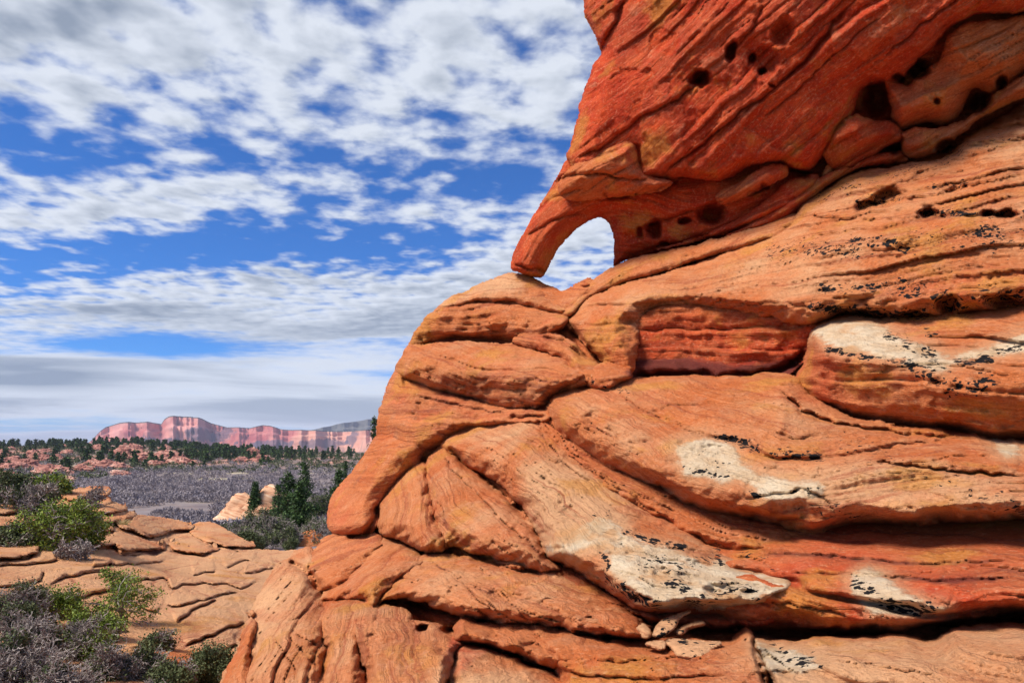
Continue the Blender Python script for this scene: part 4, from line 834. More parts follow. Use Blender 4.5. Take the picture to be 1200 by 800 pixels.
def mesa_material():
    m, t, b = new_mat('mesa rock')
    pos = t.new('ShaderNodeNewGeometry').outputs['Position']; px, py, pz = t.sep(pos)
    hgt = t.attr('hgt')                                             # 0 foot .. 1 rim
    st_ = t.noise(t.comb(t.m('MULTIPLY', px, .011), t.m('MULTIPLY', py, .011), t.m('MULTIPLY', pz, .010)), 1, 7, .7)
    bnd = t.noise(t.comb(t.m('MULTIPLY', px, .0015), t.m('MULTIPLY', py, .0015), t.m('MULTIPLY', pz, .05)), 1, 5, .6)
    big = t.noise(pos, .0022, 3, .5)
    col = t.mix(t.ss(st_, .36, .64), (0.31, 0.075, 0.075), (0.48, 0.155, 0.125))
    col = t.mix(t.ss(big, .42, .6), col, (0.60, 0.27, 0.22))
    col = t.mix(t.m('MULTIPLY', t.ss(bnd, .5, .65), .16), col, (0.62, 0.36, 0.32))
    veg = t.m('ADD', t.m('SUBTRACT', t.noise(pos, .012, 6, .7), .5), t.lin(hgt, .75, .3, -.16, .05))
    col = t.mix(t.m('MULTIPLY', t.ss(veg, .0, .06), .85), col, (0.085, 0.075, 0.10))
    col = t.mix(t.m('MULTIPLY', t.ss(t.m('ADD', px, t.m('MULTIPLY', t.m('SUBTRACT', big, .5), 600)), -1420, -1250), .6), col, (0.64, 0.34, 0.22))
    for cx, cz, rx, rz in ((-1830, 55, 120, 55), (-2020, 10, 160, 30), (-1010, 35, 70, 60), (-1450, 0, 160, 30), (-1160, 5, 120, 30)):          # dark woods and shade painted onto the slopes
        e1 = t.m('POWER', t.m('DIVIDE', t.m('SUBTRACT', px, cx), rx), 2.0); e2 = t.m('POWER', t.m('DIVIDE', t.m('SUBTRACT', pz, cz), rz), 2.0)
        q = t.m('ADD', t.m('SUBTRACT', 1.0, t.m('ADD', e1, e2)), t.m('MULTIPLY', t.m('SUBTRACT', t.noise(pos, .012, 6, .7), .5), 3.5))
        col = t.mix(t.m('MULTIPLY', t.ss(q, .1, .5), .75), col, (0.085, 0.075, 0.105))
    geo = t.new('ShaderNodeNewGeometry'); nz = t.sep(geo.outputs['True Normal'])[2]
    flat = t.m('MULTIPLY', t.ss(hgt, .965, .985), 1.0)
    col = t.mix(flat, col, (0.055, 0.065, 0.05))
    t.put(b.inputs['Base Color'], col); return m
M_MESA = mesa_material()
def mesa(name, prof, D0, ztal, seed, amp, mat, du=.7):
    """a cliffed tableland: prof gives (u, v) of its rim"""
    us = np.arange(prof[0][0], prof[-1][0], du); rim = np.interp(us, [p[0] for p in prof], [p[1] for p in prof])
    rows = np.array([0, .06, .12, .18, .24, .28, .32, .36, .40, .44, .48, .52, .55, .58, .62, .66, .70, .74, .77, .80, .83, .86, .9, .94, .975, 1.0, 1.02, 1.05, 1.3])
    V = []; Hh = []
    l = p2(us / 1.0, 0 * us, seed)
    but = fbm(l, 1 / 70, 2, seed) * 1.6 - 1.5 * (1 - np.abs(pn(l, 1 / 34, seed + 2)) * 2.2) + .5 * np.abs(pn(l, 1 / 13, seed + 4)) + .2 * np.abs(pn(l, 1 / 5, seed + 3))
    spur = np.clip(fbm(l, 1 / 30, 2, seed + 5) * 1.4 + .2, 0, 1)
    for h in rows:
        zt = (520 - rim) / F * D0
        zb = -90.0
        z = zb + (zt - zb) * min(h, 1.0)
        nz = fbm(p2(us / 9, 0 * us + z / 30, seed + 11), 1, 3)
        ldg = amp * .45 * sstep(fbm(p2(us / 30, 0 * us, seed + 21), 1, 2) * .1 + h, .76, .82)
        if h > 1: D = D0 + amp * but + amp * .70 + (h - 1) * 6000
        elif h > .68: D = D0 + amp * but + amp * .25 * (h - .68) / .32 + ldg + amp * .16 * nz
        else: D = D0 + amp * but * (.25 + .75 * h / .68) - (1 - h / .68) * amp * (1.0 + 5.0 * spur) + amp * .16 * nz
        V.append(np.stack([(us - 600) / F * D, D, z + 0 * us], 1)); Hh.append(np.full(len(us), min(h, 1.0)))
    V = np.concatenate(V); n = len(us); i = np.arange(len(rows) * n).reshape(len(rows), n)
    q = np.stack([i[:-1, :-1], i[:-1, 1:], i[1:, 1:], i[1:, :-1]], -1).reshape(-1, 4)
    return tag(mesh(name, V, q, mat, attrs=dict(hgt=np.concatenate(Hh)), smooth=True), kind='structure')
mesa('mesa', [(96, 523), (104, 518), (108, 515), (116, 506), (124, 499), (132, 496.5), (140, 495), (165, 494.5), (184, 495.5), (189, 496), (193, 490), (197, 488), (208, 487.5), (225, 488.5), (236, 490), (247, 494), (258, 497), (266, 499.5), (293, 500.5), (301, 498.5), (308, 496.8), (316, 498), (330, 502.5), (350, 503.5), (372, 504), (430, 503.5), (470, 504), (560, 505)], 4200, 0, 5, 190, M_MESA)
M_RIDGE = simple_mat('distant wooded ridge', (0.055, 0.065, 0.06), (0.14, 0.13, 0.11), .006)
mesa('distant_ridge', [(330, 508), (360, 504), (373, 501.6), (385, 499), (395, 496.2), (410, 494.5), (430, 491.5), (460, 489), (520, 489), (600, 492)], 6800, 0, 9, 160, M_RIDGE, du=1.2)

# ------------------------------------------------------------------ slickrock beside the formation
D_SLICK = Spline2([(0, 800, 5.0), (250, 800, 6.0), (0, 700, 8.5), (250, 720, 9.8), (150, 680, 12), (350, 640, 24), (250, 640, 21), (0, 640, 14), (200, 620, 25), (130, 580, 23), (0, 600, 18), (90, 572, 25), (0, 1000, 2.9), (600, 1000, 2.9), (400, 700, 12), (-150, 700, 7.5), (-150, 600, 15), (400, 800, 6.4), (1300, 1050, 2.7), (800, 800, 5.5), (300, 1200, 2.3), (-260, 1050, 2.6), (-260, 560, 19)], True)
M_SLICK = rock_material('slickrock', .55)
out = empty('layered_outcrop', (-12.4, 20, -2.4)); tag(out, 'low outcrop of stacked orange sandstone plates beside the green shrub', 'rock outcrop')
def S(name, poly, H=.5, off=-.25, r=7, **k):
    k = dict(dict(bed=-8, bedamp=.35, rough=.6, tint=-.05, tan=.7, back=1.2, step=1.3, edge=.7, kt=3.5, kb=.2, ks=1.2, scale=1.8, mat=M_SLICK, parent=out), **k)
    q = outline(poly, 3); tg = np.roll(q[:, :2], -3, 0) - np.roll(q[:, :2], 3, 0); tg /= np.linalg.norm(tg, axis=1)[:, None]
    ar = (q[:, 0] * np.roll(q[:, 1], -1) - np.roll(q[:, 0], -1) * q[:, 1]).sum(); m_ = (-tg[:, 0] * np.sign(ar)) > .45
    j = int(np.argmin(m_)); m_ = np.roll(m_, -j); q = np.roll(q, -j, 0); line = [(float(a) + .5, float(b_) + 1.6) for a, b_, _ in q[m_][::3]]
    if len(line) > 2: CRACKS.append((line, 1.7, .40, 0, 'slick'))
    return mass(name, poly, H=H, off=off, r=r, dfun=D_SLICK, **k)
S('ledge', [(70, 577), (88, 572), (105, 570), (128, 570), (131, 577), (121, 583), (105, 588), (84, 587), (72, 583)], H=.9, closed=True, back=1.0)
S('ledge', [(103, 597), (122, 590), (147, 591), (150, 597), (136, 601), (122, 602), (106, 603)], H=.8)
S('ledge', [(70, 588), (100, 586), (124, 584), (132, 589), (118, 594), (98, 598), (72, 597)], H=.7)
S('ledge', [(115, 608), (136, 600), (157, 599), (160, 605), (142, 610), (129, 613), (117, 612)], H=.8)
S('wedge', [(104, 615), (118, 609), (129, 614), (134, 622), (120, 623), (106, 620)], H=.7, tint=.15)
S('ledge', [(136, 611), (159, 603), (184, 605), (206, 608), (228, 615), (226, 620), (202, 622), (191, 627), (176, 630), (157, 623), (140, 618)], H=1.0)
S('ledge', [(108, 628), (138, 623), (157, 627), (184, 637), (194, 642), (166, 644), (143, 646), (134, 639), (110, 641)], H=.7)
S('ledge', [(-30, 640), (10, 640), (21, 639), (42, 636), (46, 645), (27, 653), (-30, 654)], H=.7)
S('ledge', [(-30, 604), (10, 604), (34, 604), (29, 614), (0, 618), (-30, 618)], H=.7)
S('ledge', [(-30, 584), (5, 586), (30, 590), (22, 600), (-30, 602)], H=.7)
S('plate', [(230, 612), (250, 612), (280, 628), (300, 640), (262, 640), (240, 634), (222, 624)], H=.5, off=-.1)
S('plate', [(196, 636), (214, 626), (240, 634), (258, 642), (238, 648), (210, 646)], H=.5, off=-.1)
S('plate', [(150, 640), (176, 631), (192, 628), (200, 634), (190, 643), (168, 646)], H=.5, off=-.1)
S('slab', [(165, 764), (174, 758), (205, 759), (225, 762), (262, 764), (267, 775), (228, 781), (207, 780), (172, 769)], H=.3, off=-.2, tint=.05, tan=.2)
slick = mass('slickrock_ground', [(-90, 930), (-90, 572), (-60, 572), (0, 580), (60, 578), (84, 578), (110, 582), (136, 588), (158, 602), (212, 611), (248, 624), (288, 640), (330, 644), (372, 642), (420, 640), (450, 700), (430, 800), (420, 930)],
  dfun=D_SLICK, H=.5, off=.5, r=18, step=1.15, bed=-14, bedamp=.75, rough=.4, tint=-.3, tan=1.0, back=3, mat=M_SLICK, edge=.5, kt=0, kb=0, ks=0, scale=1.8, keys='slick')
under = mass('slickrock_base', [(-300, 1050), (-300, 600), (-60, 600), (60, 596), (160, 616), (248, 640), (288, 652), (372, 655), (470, 670), (640, 760), (1300, 1000), (1300, 1100), (300, 1200)],
  dfun=D_SLICK, H=.3, off=.75, r=18, step=4, bed=-14, bedamp=.3, rough=.4, tint=-.3, tan=.9, back=9, mat=M_SLICK, edge=.3, kt=0, kb=0, ks=0, scale=1.8)
tag(under, kind='structure')
tag(slick, kind='structure')

# ------------------------------------------------------------------ plants
def tubes(segs, nside=3):
    """segs (N, 8): p0, p1, r0, r1 -> verts, quads"""
    s = np.asarray(segs, float); a, b, r0, r1 = s[:, :3], s[:, 3:6], s[:, 6], s[:, 7]
    d = b - a; d /= np.linalg.norm(d, axis=1)[:, None] + 1e-9
    ref = np.where(np.abs(d[:, 2:3]) > .9, np.array([[1., 0, 0]]), np.array([[0, 0, 1.]]))
    x = np.cross(d, ref); x /= np.linalg.norm(x, axis=1)[:, None] + 1e-9; y = np.cross(d, x)
    V = []
    for p, r in ((a, r0), (b, r1)):
        for k in range(nside):
            an = 2 * math.pi * k / nside
            V.append(p + (x * math.cos(an) + y * math.sin(an)) * r[:, None])
    V = np.stack(V, 1)                                              # N, 2n, 3
    base = np.arange(len(s))[:, None, None] * 2 * nside
    q = np.array([[k, (k + 1) % nside, nside + (k + 1) % nside, nside + k] for k in range(nside)])
    return V.reshape(-1, 3), (base + q[None]).reshape(-1, 4)
def leaves(P_, size, rng, up=0.3, aspect=.55):
    """one small folded diamond leaf at each point"""
    n = len(P_); d = rng.normal(size=(n, 3)); d[:, 2] += up; d /= np.linalg.norm(d, axis=1)[:, None]
    e = np.cross(d, rng.normal(size=(n, 3))); e /= np.linalg.norm(e, axis=1)[:, None]
    sz = (size * rng.uniform(.6, 1.3, n))[:, None]
    V = np.stack([P_, P_ + d * sz * .5 + e * sz * aspect * .5, P_ + d * sz, P_ + d * sz * .5 - e * sz * aspect * .5], 1)
    return V.reshape(-1, 3), np.arange(n * 4).reshape(n, 4), np.repeat(rng.uniform(0, 1, n), 4)
def branching(rng, base, n, length, spread, levels=3, rad=.02, kids=4, droop=0.0, up=.5, wig=.35):
    """twiggy growth: returns segments and their tips"""
    segs, tips = [], []
    st = []
    for _ in range(n):
        an = rng.uniform(0, 2 * math.pi); tl = rng.uniform(.1, spread)
        st.append((np.array(base, float) + rng.normal(size=3) * [.06, .06, .0] * length, np.array([math.cos(an) * tl, math.sin(an) * tl, up + rng.uniform(0, .7)]), length * rng.uniform(.5, .8), rad, 0))
    while st:
        p, d, L, r, lv = st.pop()
        d = d / np.linalg.norm(d); m = 3; pts = [p]
        for k in range(m):
            d = d + rng.normal(size=3) * wig; d[2] -= droop; d /= np.linalg.norm(d)
            q = pts[-1] + d * L / m; rr = r * (1 - .5 * (k + 1) / m)
            segs.append((*pts[-1], *q, r * (1 - .5 * k / m), rr)); pts.append(q)
            if lv < levels and k >= (0 if lv else 0):
                for _ in range(rng.randint(1, max(2, kids - lv + 1))):
                    dd = d + rng.normal(size=3) * .75; dd[2] += .1
                    st.append((q, dd, L * rng.uniform(.4, .72), rr * .62, lv + 1))
            if lv >= levels - 1: tips.append(q)
    return np.array(segs), np.array(tips)
M_SOILTWIG = M_TWIG
def shrub(name, label, cat, loc, height, seed, n=7, spread=1.0, leafsize=.03, leafper=6, leaffrac=1.0, leafmat=None, twigrad=.012, levels=3, group=None, squash=1.0, kids=4, patch=.6, up=.5, min_r=.0):
    rg = np.random.RandomState(seed)
    root = empty(name, loc); tag(root, label, cat, group)
    segs, tips = branching(rg, (0, 0, 0), n, height * .62, spread, levels, twigrad, kids, up=up)
    zs = max(tips[:, 2].max(), .01); k = height / zs
    for sl in ((0, 3), (3, 6)): segs[:, sl[0]:sl[1]] *= k; segs[:, sl[0] + 2] *= squash
    tips = tips * k; tips[:, 2] *= squash
    segs[:, 6:] = np.maximum(segs[:, 6:], min_r)
    below = np.minimum(segs[:, 2], segs[:, 5]) > -.12 * height; segs = segs[below]
    V, q = tubes(segs); V = V + np.array(loc)
    mesh('branches', V, q, M_TWIG, root, dict(rnd=np.repeat(rg.uniform(0, 1, len(segs)), 6)), smooth=False)
    keep = (pn(tips, 2.2 / height, seed) > (1 - 2 * leaffrac) * patch) & (tips[:, 2] > .05 * height); tp = tips[keep]
    if len(tp):
        P_ = np.repeat(tp, leafper, 0); P_ = P_ + rg.normal(size=P_.shape) * leafsize * 1.3
        V, f, rn = leaves(P_, leafsize, rg, .5)
        mesh('foliage', V + np.array(loc), f, leafmat or M_LEAF, root, dict(rnd=rn), smooth=False)
    return root

def conifer_arrays(h, rad, seed, whorl=.32, nb=7, tuft=14, base=.08, tsize=.16, ragged=.35, lean=0.0):
    rg = np.random.RandomState(seed); segs = []; P_ = []
    z = h * base
    top = np.array([lean * h, 0, h])
    nseg = 7
    for i in range(nseg):
        a, b = i / nseg, (i + 1) / nseg
        segs.append((lean * h * a, 0, h * a, lean * h * b, 0, h * b, h * .018 * (1 - .93 * a), h * .018 * (1 - .93 * b)))
    while z < h * .985:
        f = (z / h - base) / (1 - base); prof = (1 - f) ** .85 * (0.55 + .45 * min(1, f * 7)) + .03
        for k in range(nb):
            if rg.rand() < .12 + ragged * .25: continue
            an = rg.uniform(0, 2 * math.pi); L = rad * prof * rg.uniform(1 - ragged, 1.12)
            d = np.array([math.cos(an), math.sin(an), rg.uniform(-.15, .35)])
            p0 = np.array([lean * z, 0, z + rg.uniform(-.5, .5) * whorl * h * .1]); p1 = p0 + d * L
            segs.append((*p0, *p1, h * .0035, h * .0012))
            m = max(3, int(tuft * L / rad) + 1); t = rg.uniform(.2, 1.03, m)[:, None]
            q = p0 + (p1 - p0) * t + rg.normal(size=(m, 3)) * [.07 * L + .02, .07 * L + .02, .05 * L + .02]
            q[:, 2] -= .1 * L * t[:, 0] ** 2
            P_.append(q)
        z += whorl * h * .1 * rg.uniform(.7, 1.3)
    return np.array(segs), np.concatenate(P_), rg
def pine(name, label, loc, h, rad, seed, group=None, tsize=.2, per=5, **k):
    g_ = float(ground_z([loc[0]], [loc[1]])[0]) - .05; h = h + max(0, loc[2] - g_); loc = np.array([loc[0], loc[1], min(loc[2], g_)])
    root = empty(name, loc); tag(root, label, 'tree', group)
    segs, P_, rg = conifer_arrays(h, rad, seed, **k)
    V, q = tubes(segs, 5); mesh('trunk', V + np.array(loc), q, M_BARK, root, smooth=False)
    Q = np.repeat(P_, per, 0) + rg.normal(size=(len(P_) * per, 3)) * tsize * .35
    V, f, rn = leaves(Q, tsize, rg, .35, .32)
    mesh('crown', V + np.array(loc), f, M_NEEDLE, root, dict(rnd=rn), smooth=False)
    return root
def at(u, v, D): return np.array([(u - 600) / F * D, D, (520 - v) / F * D])
def on_slick(u, v): D = float(D_SLICK(np.array([float(u)]), np.array([float(v)]))[0]); return at(u, v, D)

# trees just beyond the slickrock
pine('pine_tree', 'tallest slender pine rising behind the slickrock', at(357, 632, 66), 7.5, 2.1, 1, tuft=16, whorl=.34, nb=8, tsize=.26, ragged=.45)
pine('pine_tree', 'broad dark green pine in front of the tallest one', at(338, 634, 52), 5.2, 2.5, 2, tuft=18, whorl=.42, nb=9, tsize=.26, ragged=.75)
pine('pine_tree', 'bushy bright pine low at the foot of the group', at(352, 632, 42), 3.6, 1.5, 3, tuft=18, whorl=.5, nb=9, tsize=.24, ragged=.7)
pine('pine_tree', 'small ragged pine left of the broad pine', at(326, 634, 62), 5.0, 1.8, 4, tuft=14, whorl=.45, nb=8, tsize=.25, ragged=.7)
pine('pine_tree', 'short dark pine standing between two pale rock cones', at(299, 608, 88), 4.6, 1.5, 5, tuft=14, whorl=.3, nb=9, tsize=.35, ragged=.4)
pine('pine_tree', 'dark tree half hidden behind the rounded boulder', at(398, 602, 80), 5.0, 2.6, 6, tuft=16, whorl=.4, nb=10, tsize=.35, ragged=.5)
pine('pine_tree', 'thin small tree close to the boulder edge', at(405, 575, 100), 4.4, 1.0, 8, tuft=12, whorl=.4, nb=7, tsize=.3, ragged=.5)
pine('pine_tree', 'tall thin pine mostly hidden behind the dome with its tip beside the rock edge', at(439, 640, 36), 6.9, .85, 9, tuft=14, whorl=.35, nb=8, tsize=.17, ragged=.6)

# shrubs
shrub('green_shrub', 'large bright green shrub spreading over the stacked plates', 'shrub', on_slick(72, 644), 1.08, 21, n=8, spread=1.0, leafsize=.055, leafper=4, twigrad=.02, leaffrac=.55, min_r=.007)
shrub('green_shrub', 'bright green bush hanging at the outcrop step', 'shrub', on_slick(93, 642), .75, 22, n=7, spread=1.2, leafsize=.07, leafper=5, twigrad=.016, leaffrac=.7, min_r=.007)
shrub('grey_shrub', 'bare grey twiggy shrub above the bright green one', 'shrub', on_slick(40, 600), 1.1, 23, n=10, spread=1.5, leafsize=.07, leafper=3, twigrad=.018, leaffrac=.25, leafmat=M_OLIVE, min_r=.010)
shrub('yellow_green_shrub', 'yellowish green shrub at the far left edge of the ledge', 'shrub', on_slick(8, 590), 1.0, 24, n=9, spread=1.2, leafsize=.07, leafper=5, twigrad=.016, leaffrac=.6, leafmat=M_OLIVE, min_r=.008)
shrub('green_shrub', 'small green bush on the crest of the outcrop', 'shrub', on_slick(62, 580), .55, 25, n=7, spread=1.4, leafsize=.09, leafper=5, twigrad=.014, leaffrac=.65, min_r=.009)
shrub('dead_shrub', 'dark dead snag beside the topmost ledge', 'shrub', on_slick(106, 594), .75, 26, n=5, spread=1.0, leaffrac=0, twigrad=.03, min_r=.012)
shrub('dead_shrub', 'pale tangle of dead roots below the bright green bush', 'shrub', on_slick(84, 655), .45, 27, n=8, spread=1.5, leaffrac=0, twigrad=.016, min_r=.009)
shrub('grey_shrub', 'low grey sage shrub on the left lower ledge', 'shrub', on_slick(18, 640), .5, 28, n=8, spread=1.4, leafsize=.05, leafper=4, leaffrac=.5, leafmat=M_OLIVE, twigrad=.012, min_r=.008)
shrub('grey_shrub', 'wide grey leafless bush at the foot of the pines', 'shrub', at(316, 631, 38), 1.7, 31, n=16, spread=1.7, leafsize=.13, leafper=3, leaffrac=.3, leafmat=M_OLIVE, twigrad=.03, min_r=.013)
shrub('grey_shrub', 'grey bush directly left of the wide grey one', 'shrub', at(296, 630, 37), 1.4, 32, n=12, spread=1.5, leafsize=.12, leafper=3, leaffrac=.25, leafmat=M_OLIVE, twigrad=.03, min_r=.013)
shrub('olive_bush', 'round olive bush alone on the edge of the slickrock', 'shrub', at(293, 642, 26), .68, 33, n=12, spread=1.5, leafsize=.07, leafper=6, leaffrac=.8, leafmat=M_OLIVE, twigrad=.016, min_r=.008)
shrub('olive_bush', 'tiny grey green tuft below the pine group', 'shrub', at(340, 642, 30), .4, 34, n=9, spread=1.5, leafsize=.06, leafper=4, leaffrac=.5, leafmat=M_OLIVE, twigrad=.012, min_r=.008)
shrub('grey_shrub', 'grey bush in the gap between pines and boulder', 'shrub', at(384, 600, 60), 2.0, 35, n=10, spread=1.3, leafsize=.15, leafper=3, leaffrac=.45, leafmat=M_OLIVE, twigrad=.03, min_r=.018)
for i, (u, v, D, h) in enumerate([(300, 0, 33, 1.2), (312, 0, 46, 1.5), (330, 0, 40, 1.5), (345, 0, 35, 1.3), (352, 0, 47, 1.6), (366, 0, 40, 1.5), (378, 0, 36, 1.4), (276, 0, 38, 1.2), (262, 0, 46, 1.3)]):
    x = (u - 600) / F * D
    shrub('grey_shrub', 'grey leafless bush among several below the pines', 'shrub', np.array([x, D, float(ground_z([x], [D])[0]) - .05]), h, 80 + i, n=13, spread=1.6, leafsize=.1, leafper=3, leaffrac=.2, leafmat=M_OLIVE, twigrad=.025, min_r=.013, group='grey bushes below the pines')
shrub('manzanita', 'small gnarled manzanita with a crooked dark stem and open green crown', 'shrub', on_slick(150, 728), .68, 41, n=3, spread=.7, leafsize=.030, leafper=9, leaffrac=.85, twigrad=.022, levels=3, kids=3, up=.9, min_r=.004)
shrub('green_shrub', 'dark green bush against the foot of the formation', 'shrub', on_slick(247, 800), .36, 42, n=9, spread=.9, leafsize=.022, leafper=6, leaffrac=.6, leafmat=M_OLIVE, twigrad=.008, up=.8)
fg = [(12, 730, .55, .60, 'leafy olive green shrub at the picture edge above the tangle'), (60, 722, .42, .70, 'low spreading shrub with dark green leaves under the plate edge'), (40, 780, .55, .30, 'dense silvery tangle of bare twigs'),
      (95, 770, .5, .35, 'tangled grey scrub with a green patch on its right'), (130, 800, .45, .30, 'grey purple scrub at the bottom of the slope'), (5, 810, .55, .25, 'bleached bare scrub in the bottom corner'), (75, 830, .5, .2, 'pale dead scrub beneath the tangle'),
      (120, 748, .33, .55, 'small leafy shrub left of the manzanita'), (190, 768, .33, .40, 'thin twiggy shrub right of the manzanita stem'), (168, 800, .40, .50, 'mixed green and yellow scrub below the orange slab'), (205, 815, .35, .45, 'low green scrub beside the formation foot'), (30, 750, .45, .45, 'half leafy scrub behind the silvery tangle')]
for i, (u, v, h, lf, lab) in enumerate(fg):
    shrub('scrub', lab, 'shrub', on_slick(u, v), h * .82, 50 + i, n=13, spread=1.6, leafsize=.024, leafper=5, leaffrac=lf * .52, leafmat=M_LEAF if i in (1, 3, 7) else M_OLIVE, twigrad=.008, levels=3, kids=5, group='scrub along the near slickrock', min_r=.0028)
# grass tuft on the ledge
def grass(loc, n, h, seed, label):
    rg = np.random.RandomState(seed); segs = []
    for _ in range(n):
        a = rg.uniform(0, 6.28); p = np.array([rg.normal() * .05, rg.normal() * .05, 0]); d = np.array([math.cos(a) * .35, math.sin(a) * .35, 1]) * h * rg.uniform(.5, 1)
        segs.append((*p, *(p + d * .6), .006, .005)); segs.append((*(p + d * .6), *(p + d + [d[0] * .5, d[1] * .5, -.05]), .005, .002))
    V, q = tubes(np.array(segs)); o = mesh('grass_tuft', V + np.array(loc), q, M_GRASS, None, dict(rnd=np.repeat(rg.uniform(0, 1, len(segs)), 6)), smooth=False); tag(o, label, 'grass tuft')
grass(on_slick(145, 619), 90, .32, 3, 'dry yellow grass tuft growing on the big outcrop ledge')
grass(on_slick(168, 788), 60, .22, 4, 'yellow grass tuft beside the orange slab in the scrub')
grass(on_slick(22, 628), 70, .3, 6, 'pale dry grass tuft between the left ledges')

# pale rock cones and rocks out in the brush
def boulder(name, loc, size, seed, label, cat, mat, shape=(1, 1, 1), group=None, sub=4, peak=0.0, link_parent=None, amp=.28, strat=.0):
    import bmesh
    bm = bmesh.new(); bmesh.ops.create_icosphere(bm, subdivisions=sub, radius=1)
    V = np.array([v.co[:] for v in bm.verts], np.float32); f = np.array([[v.index for v in fc.verts] for fc in bm.faces]); bm.free()
    rg = np.random.RandomState(seed)
    k = 1 - peak * np.clip(V[:, 2], 0, 1); V2 = V.copy(); V2[:, 0] *= k; V2[:, 1] *= k
    n = fbm(V, 1.1, 4, seed) * amp + amp * .5 * fbm(V, 4.5, 3, seed + 3)
    if mat is M_PINK: n = n + .35 * fbm(V, 2.6, 4, seed + 8, ridge=True) - .1
    V2 = V2 * (1 + n)[:, None]
    V2[:, :2] *= (1 + strat * layers(V2[:, 2] + .15 * V2[:, 0] + .1 * fbm(V, 1.5, 2, seed), .13, seed))[:, None]
    V2 = V2 * np.array(shape) * size
    s = V2[:, 2] + .2 * V2[:, 0]
    z = np.zeros(len(V2))
    o = mesh(name, V2, f, mat, None, smooth=mat is not M_PINK, attrs=dict(bed=s * .5, tint=z - .1 + rg.uniform(-.2, .35), tan=z + .55 + rg.uniform(-.3, .3), varnish_shade=z, crust=z - 1, lichen=z, skin=z + .5)); o.location = loc
    tag(o, label, cat, group); return o
M_FAR = rock_material('far sandstone', .12)
def banded(name, c1, c2, c3, fz, fx):
    m, t, b = new_mat(name); pos = t.new('ShaderNodeNewGeometry').outputs['Position']; x, y, z = t.sep(pos)
    n = t.noise(t.comb(t.m('MULTIPLY', x, fx), t.m('MULTIPLY', y, fx), t.m('MULTIPLY', t.m('ADD', z, t.m('MULTIPLY', x, .25)), fz)), 1, 5, .65)
    col = t.mix(t.ss(n, .38, .55), c1, c2); col = t.mix(t.ss(n, .55, .68), col, c3); t.put(b.inputs['Base Color'], col); return m
M_CONE = banded('pale cone rock', (0.42, 0.19, 0.10), (0.62, 0.36, 0.21), (0.70, 0.50, 0.34), 2.6, .3)
M_PINK = banded('pink outcrop rock', (0.26, 0.11, 0.085), (0.46, 0.21, 0.155), (0.58, 0.37, 0.28), .35, .12)
boulder('rock_cone', at(285, 604, 92), 1, 61, 'pale orange leaning rock cone left of the short dark pine', 'rock', M_CONE, (4.0, 3.0, 3.3), peak=.5, strat=.34)
boulder('rock_cone', at(317, 600, 90), 1, 62, 'pale striped rock cone right of the short dark pine', 'rock', M_CONE, (3.8, 3.0, 3.6), peak=.5, strat=.34)
boulder('rock_mound', at(356, 598, 84), 1, 63, 'low pale rock seen just right of the tallest pine', 'rock', M_CONE, (2.2, 1.6, 1.5), peak=.3, strat=.12)
boulder('rock_mound', at(366, 618, 70), 1, 64, 'orange sandy mound behind the bushes near the boulder', 'rock', M_FAR, (2.2, 1.6, 1.7), peak=.3, strat=.05)
boulder('rock_mound', at(368, 640, 36), 1, 65, 'banded pink rock hump at the foot of the rounded boulder', 'rock', M_SLICK, (1.2, 1.2, .9), peak=.2, strat=.08)
boulder('rock_mound', at(388, 582, 120), 1, 66, 'small pale rock among the trees by the boulder', 'rock', M_FAR, (1.8, 1.6, 1.2), peak=.2, strat=.08)

# ---- brush over the valley floor (one mass)
def valley_brush():
    rg = np.random.RandomState(8); n = 16500
    D = 1 / rg.uniform(1 / 520, 1 / 50, n * 2); u = rg.uniform(-330, 640, n * 2)
    x = (u - 600) / F * D; y = D
    p = np.stack([x * .012, y * .03, 0 * x], 1)
    dens = fbm(p, 1.0, 3, 3) * .9 + fbm(np.stack([x, y, 0 * x], 1), 1 / 18, 2, 5) * .5
    k = dens > -.16 + .25 * sstep(D, 300, 500); x, y, D = x[k][:n], y[k][:n], D[k][:n]
    z = ground_z(x, y)
    V = []; m = 46
    c = np.stack([x, y, z], 1); sz = rg.uniform(.75, 1.6, len(c)) * (1 + D / 420)
    base = np.repeat(c, m, 0); s_ = np.repeat(sz, m)
    th = rg.uniform(0, 2 * math.pi, len(base)); rr = np.sqrt(rg.uniform(0, 1, len(base))) * s_; hz = np.sqrt(np.clip(1 - (rr / s_) ** 2, 0, 1)) * s_ * .8 * rg.uniform(.45, 1.05, len(base))
    ctr = base + np.stack([np.cos(th) * rr, np.sin(th) * rr, hz], 1)
    d = rg.normal(size=(len(base), 3)); d[:, 2] = np.abs(d[:, 2]) + .5; d /= np.linalg.norm(d, axis=1)[:, None]
    e = np.cross(d, rg.normal(size=(len(base), 3))); e /= np.linalg.norm(e, axis=1)[:, None]
    L = (s_ * .19)[:, None]
    V = np.stack([ctr - d * L, ctr + e * L * .34, ctr + d * L, ctr - e * L * .34], 1).reshape(-1, 3)
    rn = np.clip(np.repeat(rg.uniform(.1, .9, len(c)), m) * .6 + rg.uniform(0, .4, len(base)), 0, 1)
    o = mesh('valley_brush', V, np.arange(len(V)).reshape(-1, 4), M_BRUSH, None, dict(rnd=np.repeat(rn, 4)), smooth=False)
    tag(o, 'leafless grey purple brush covering the valley floor', 'brush', kind='stuff')
valley_brush()
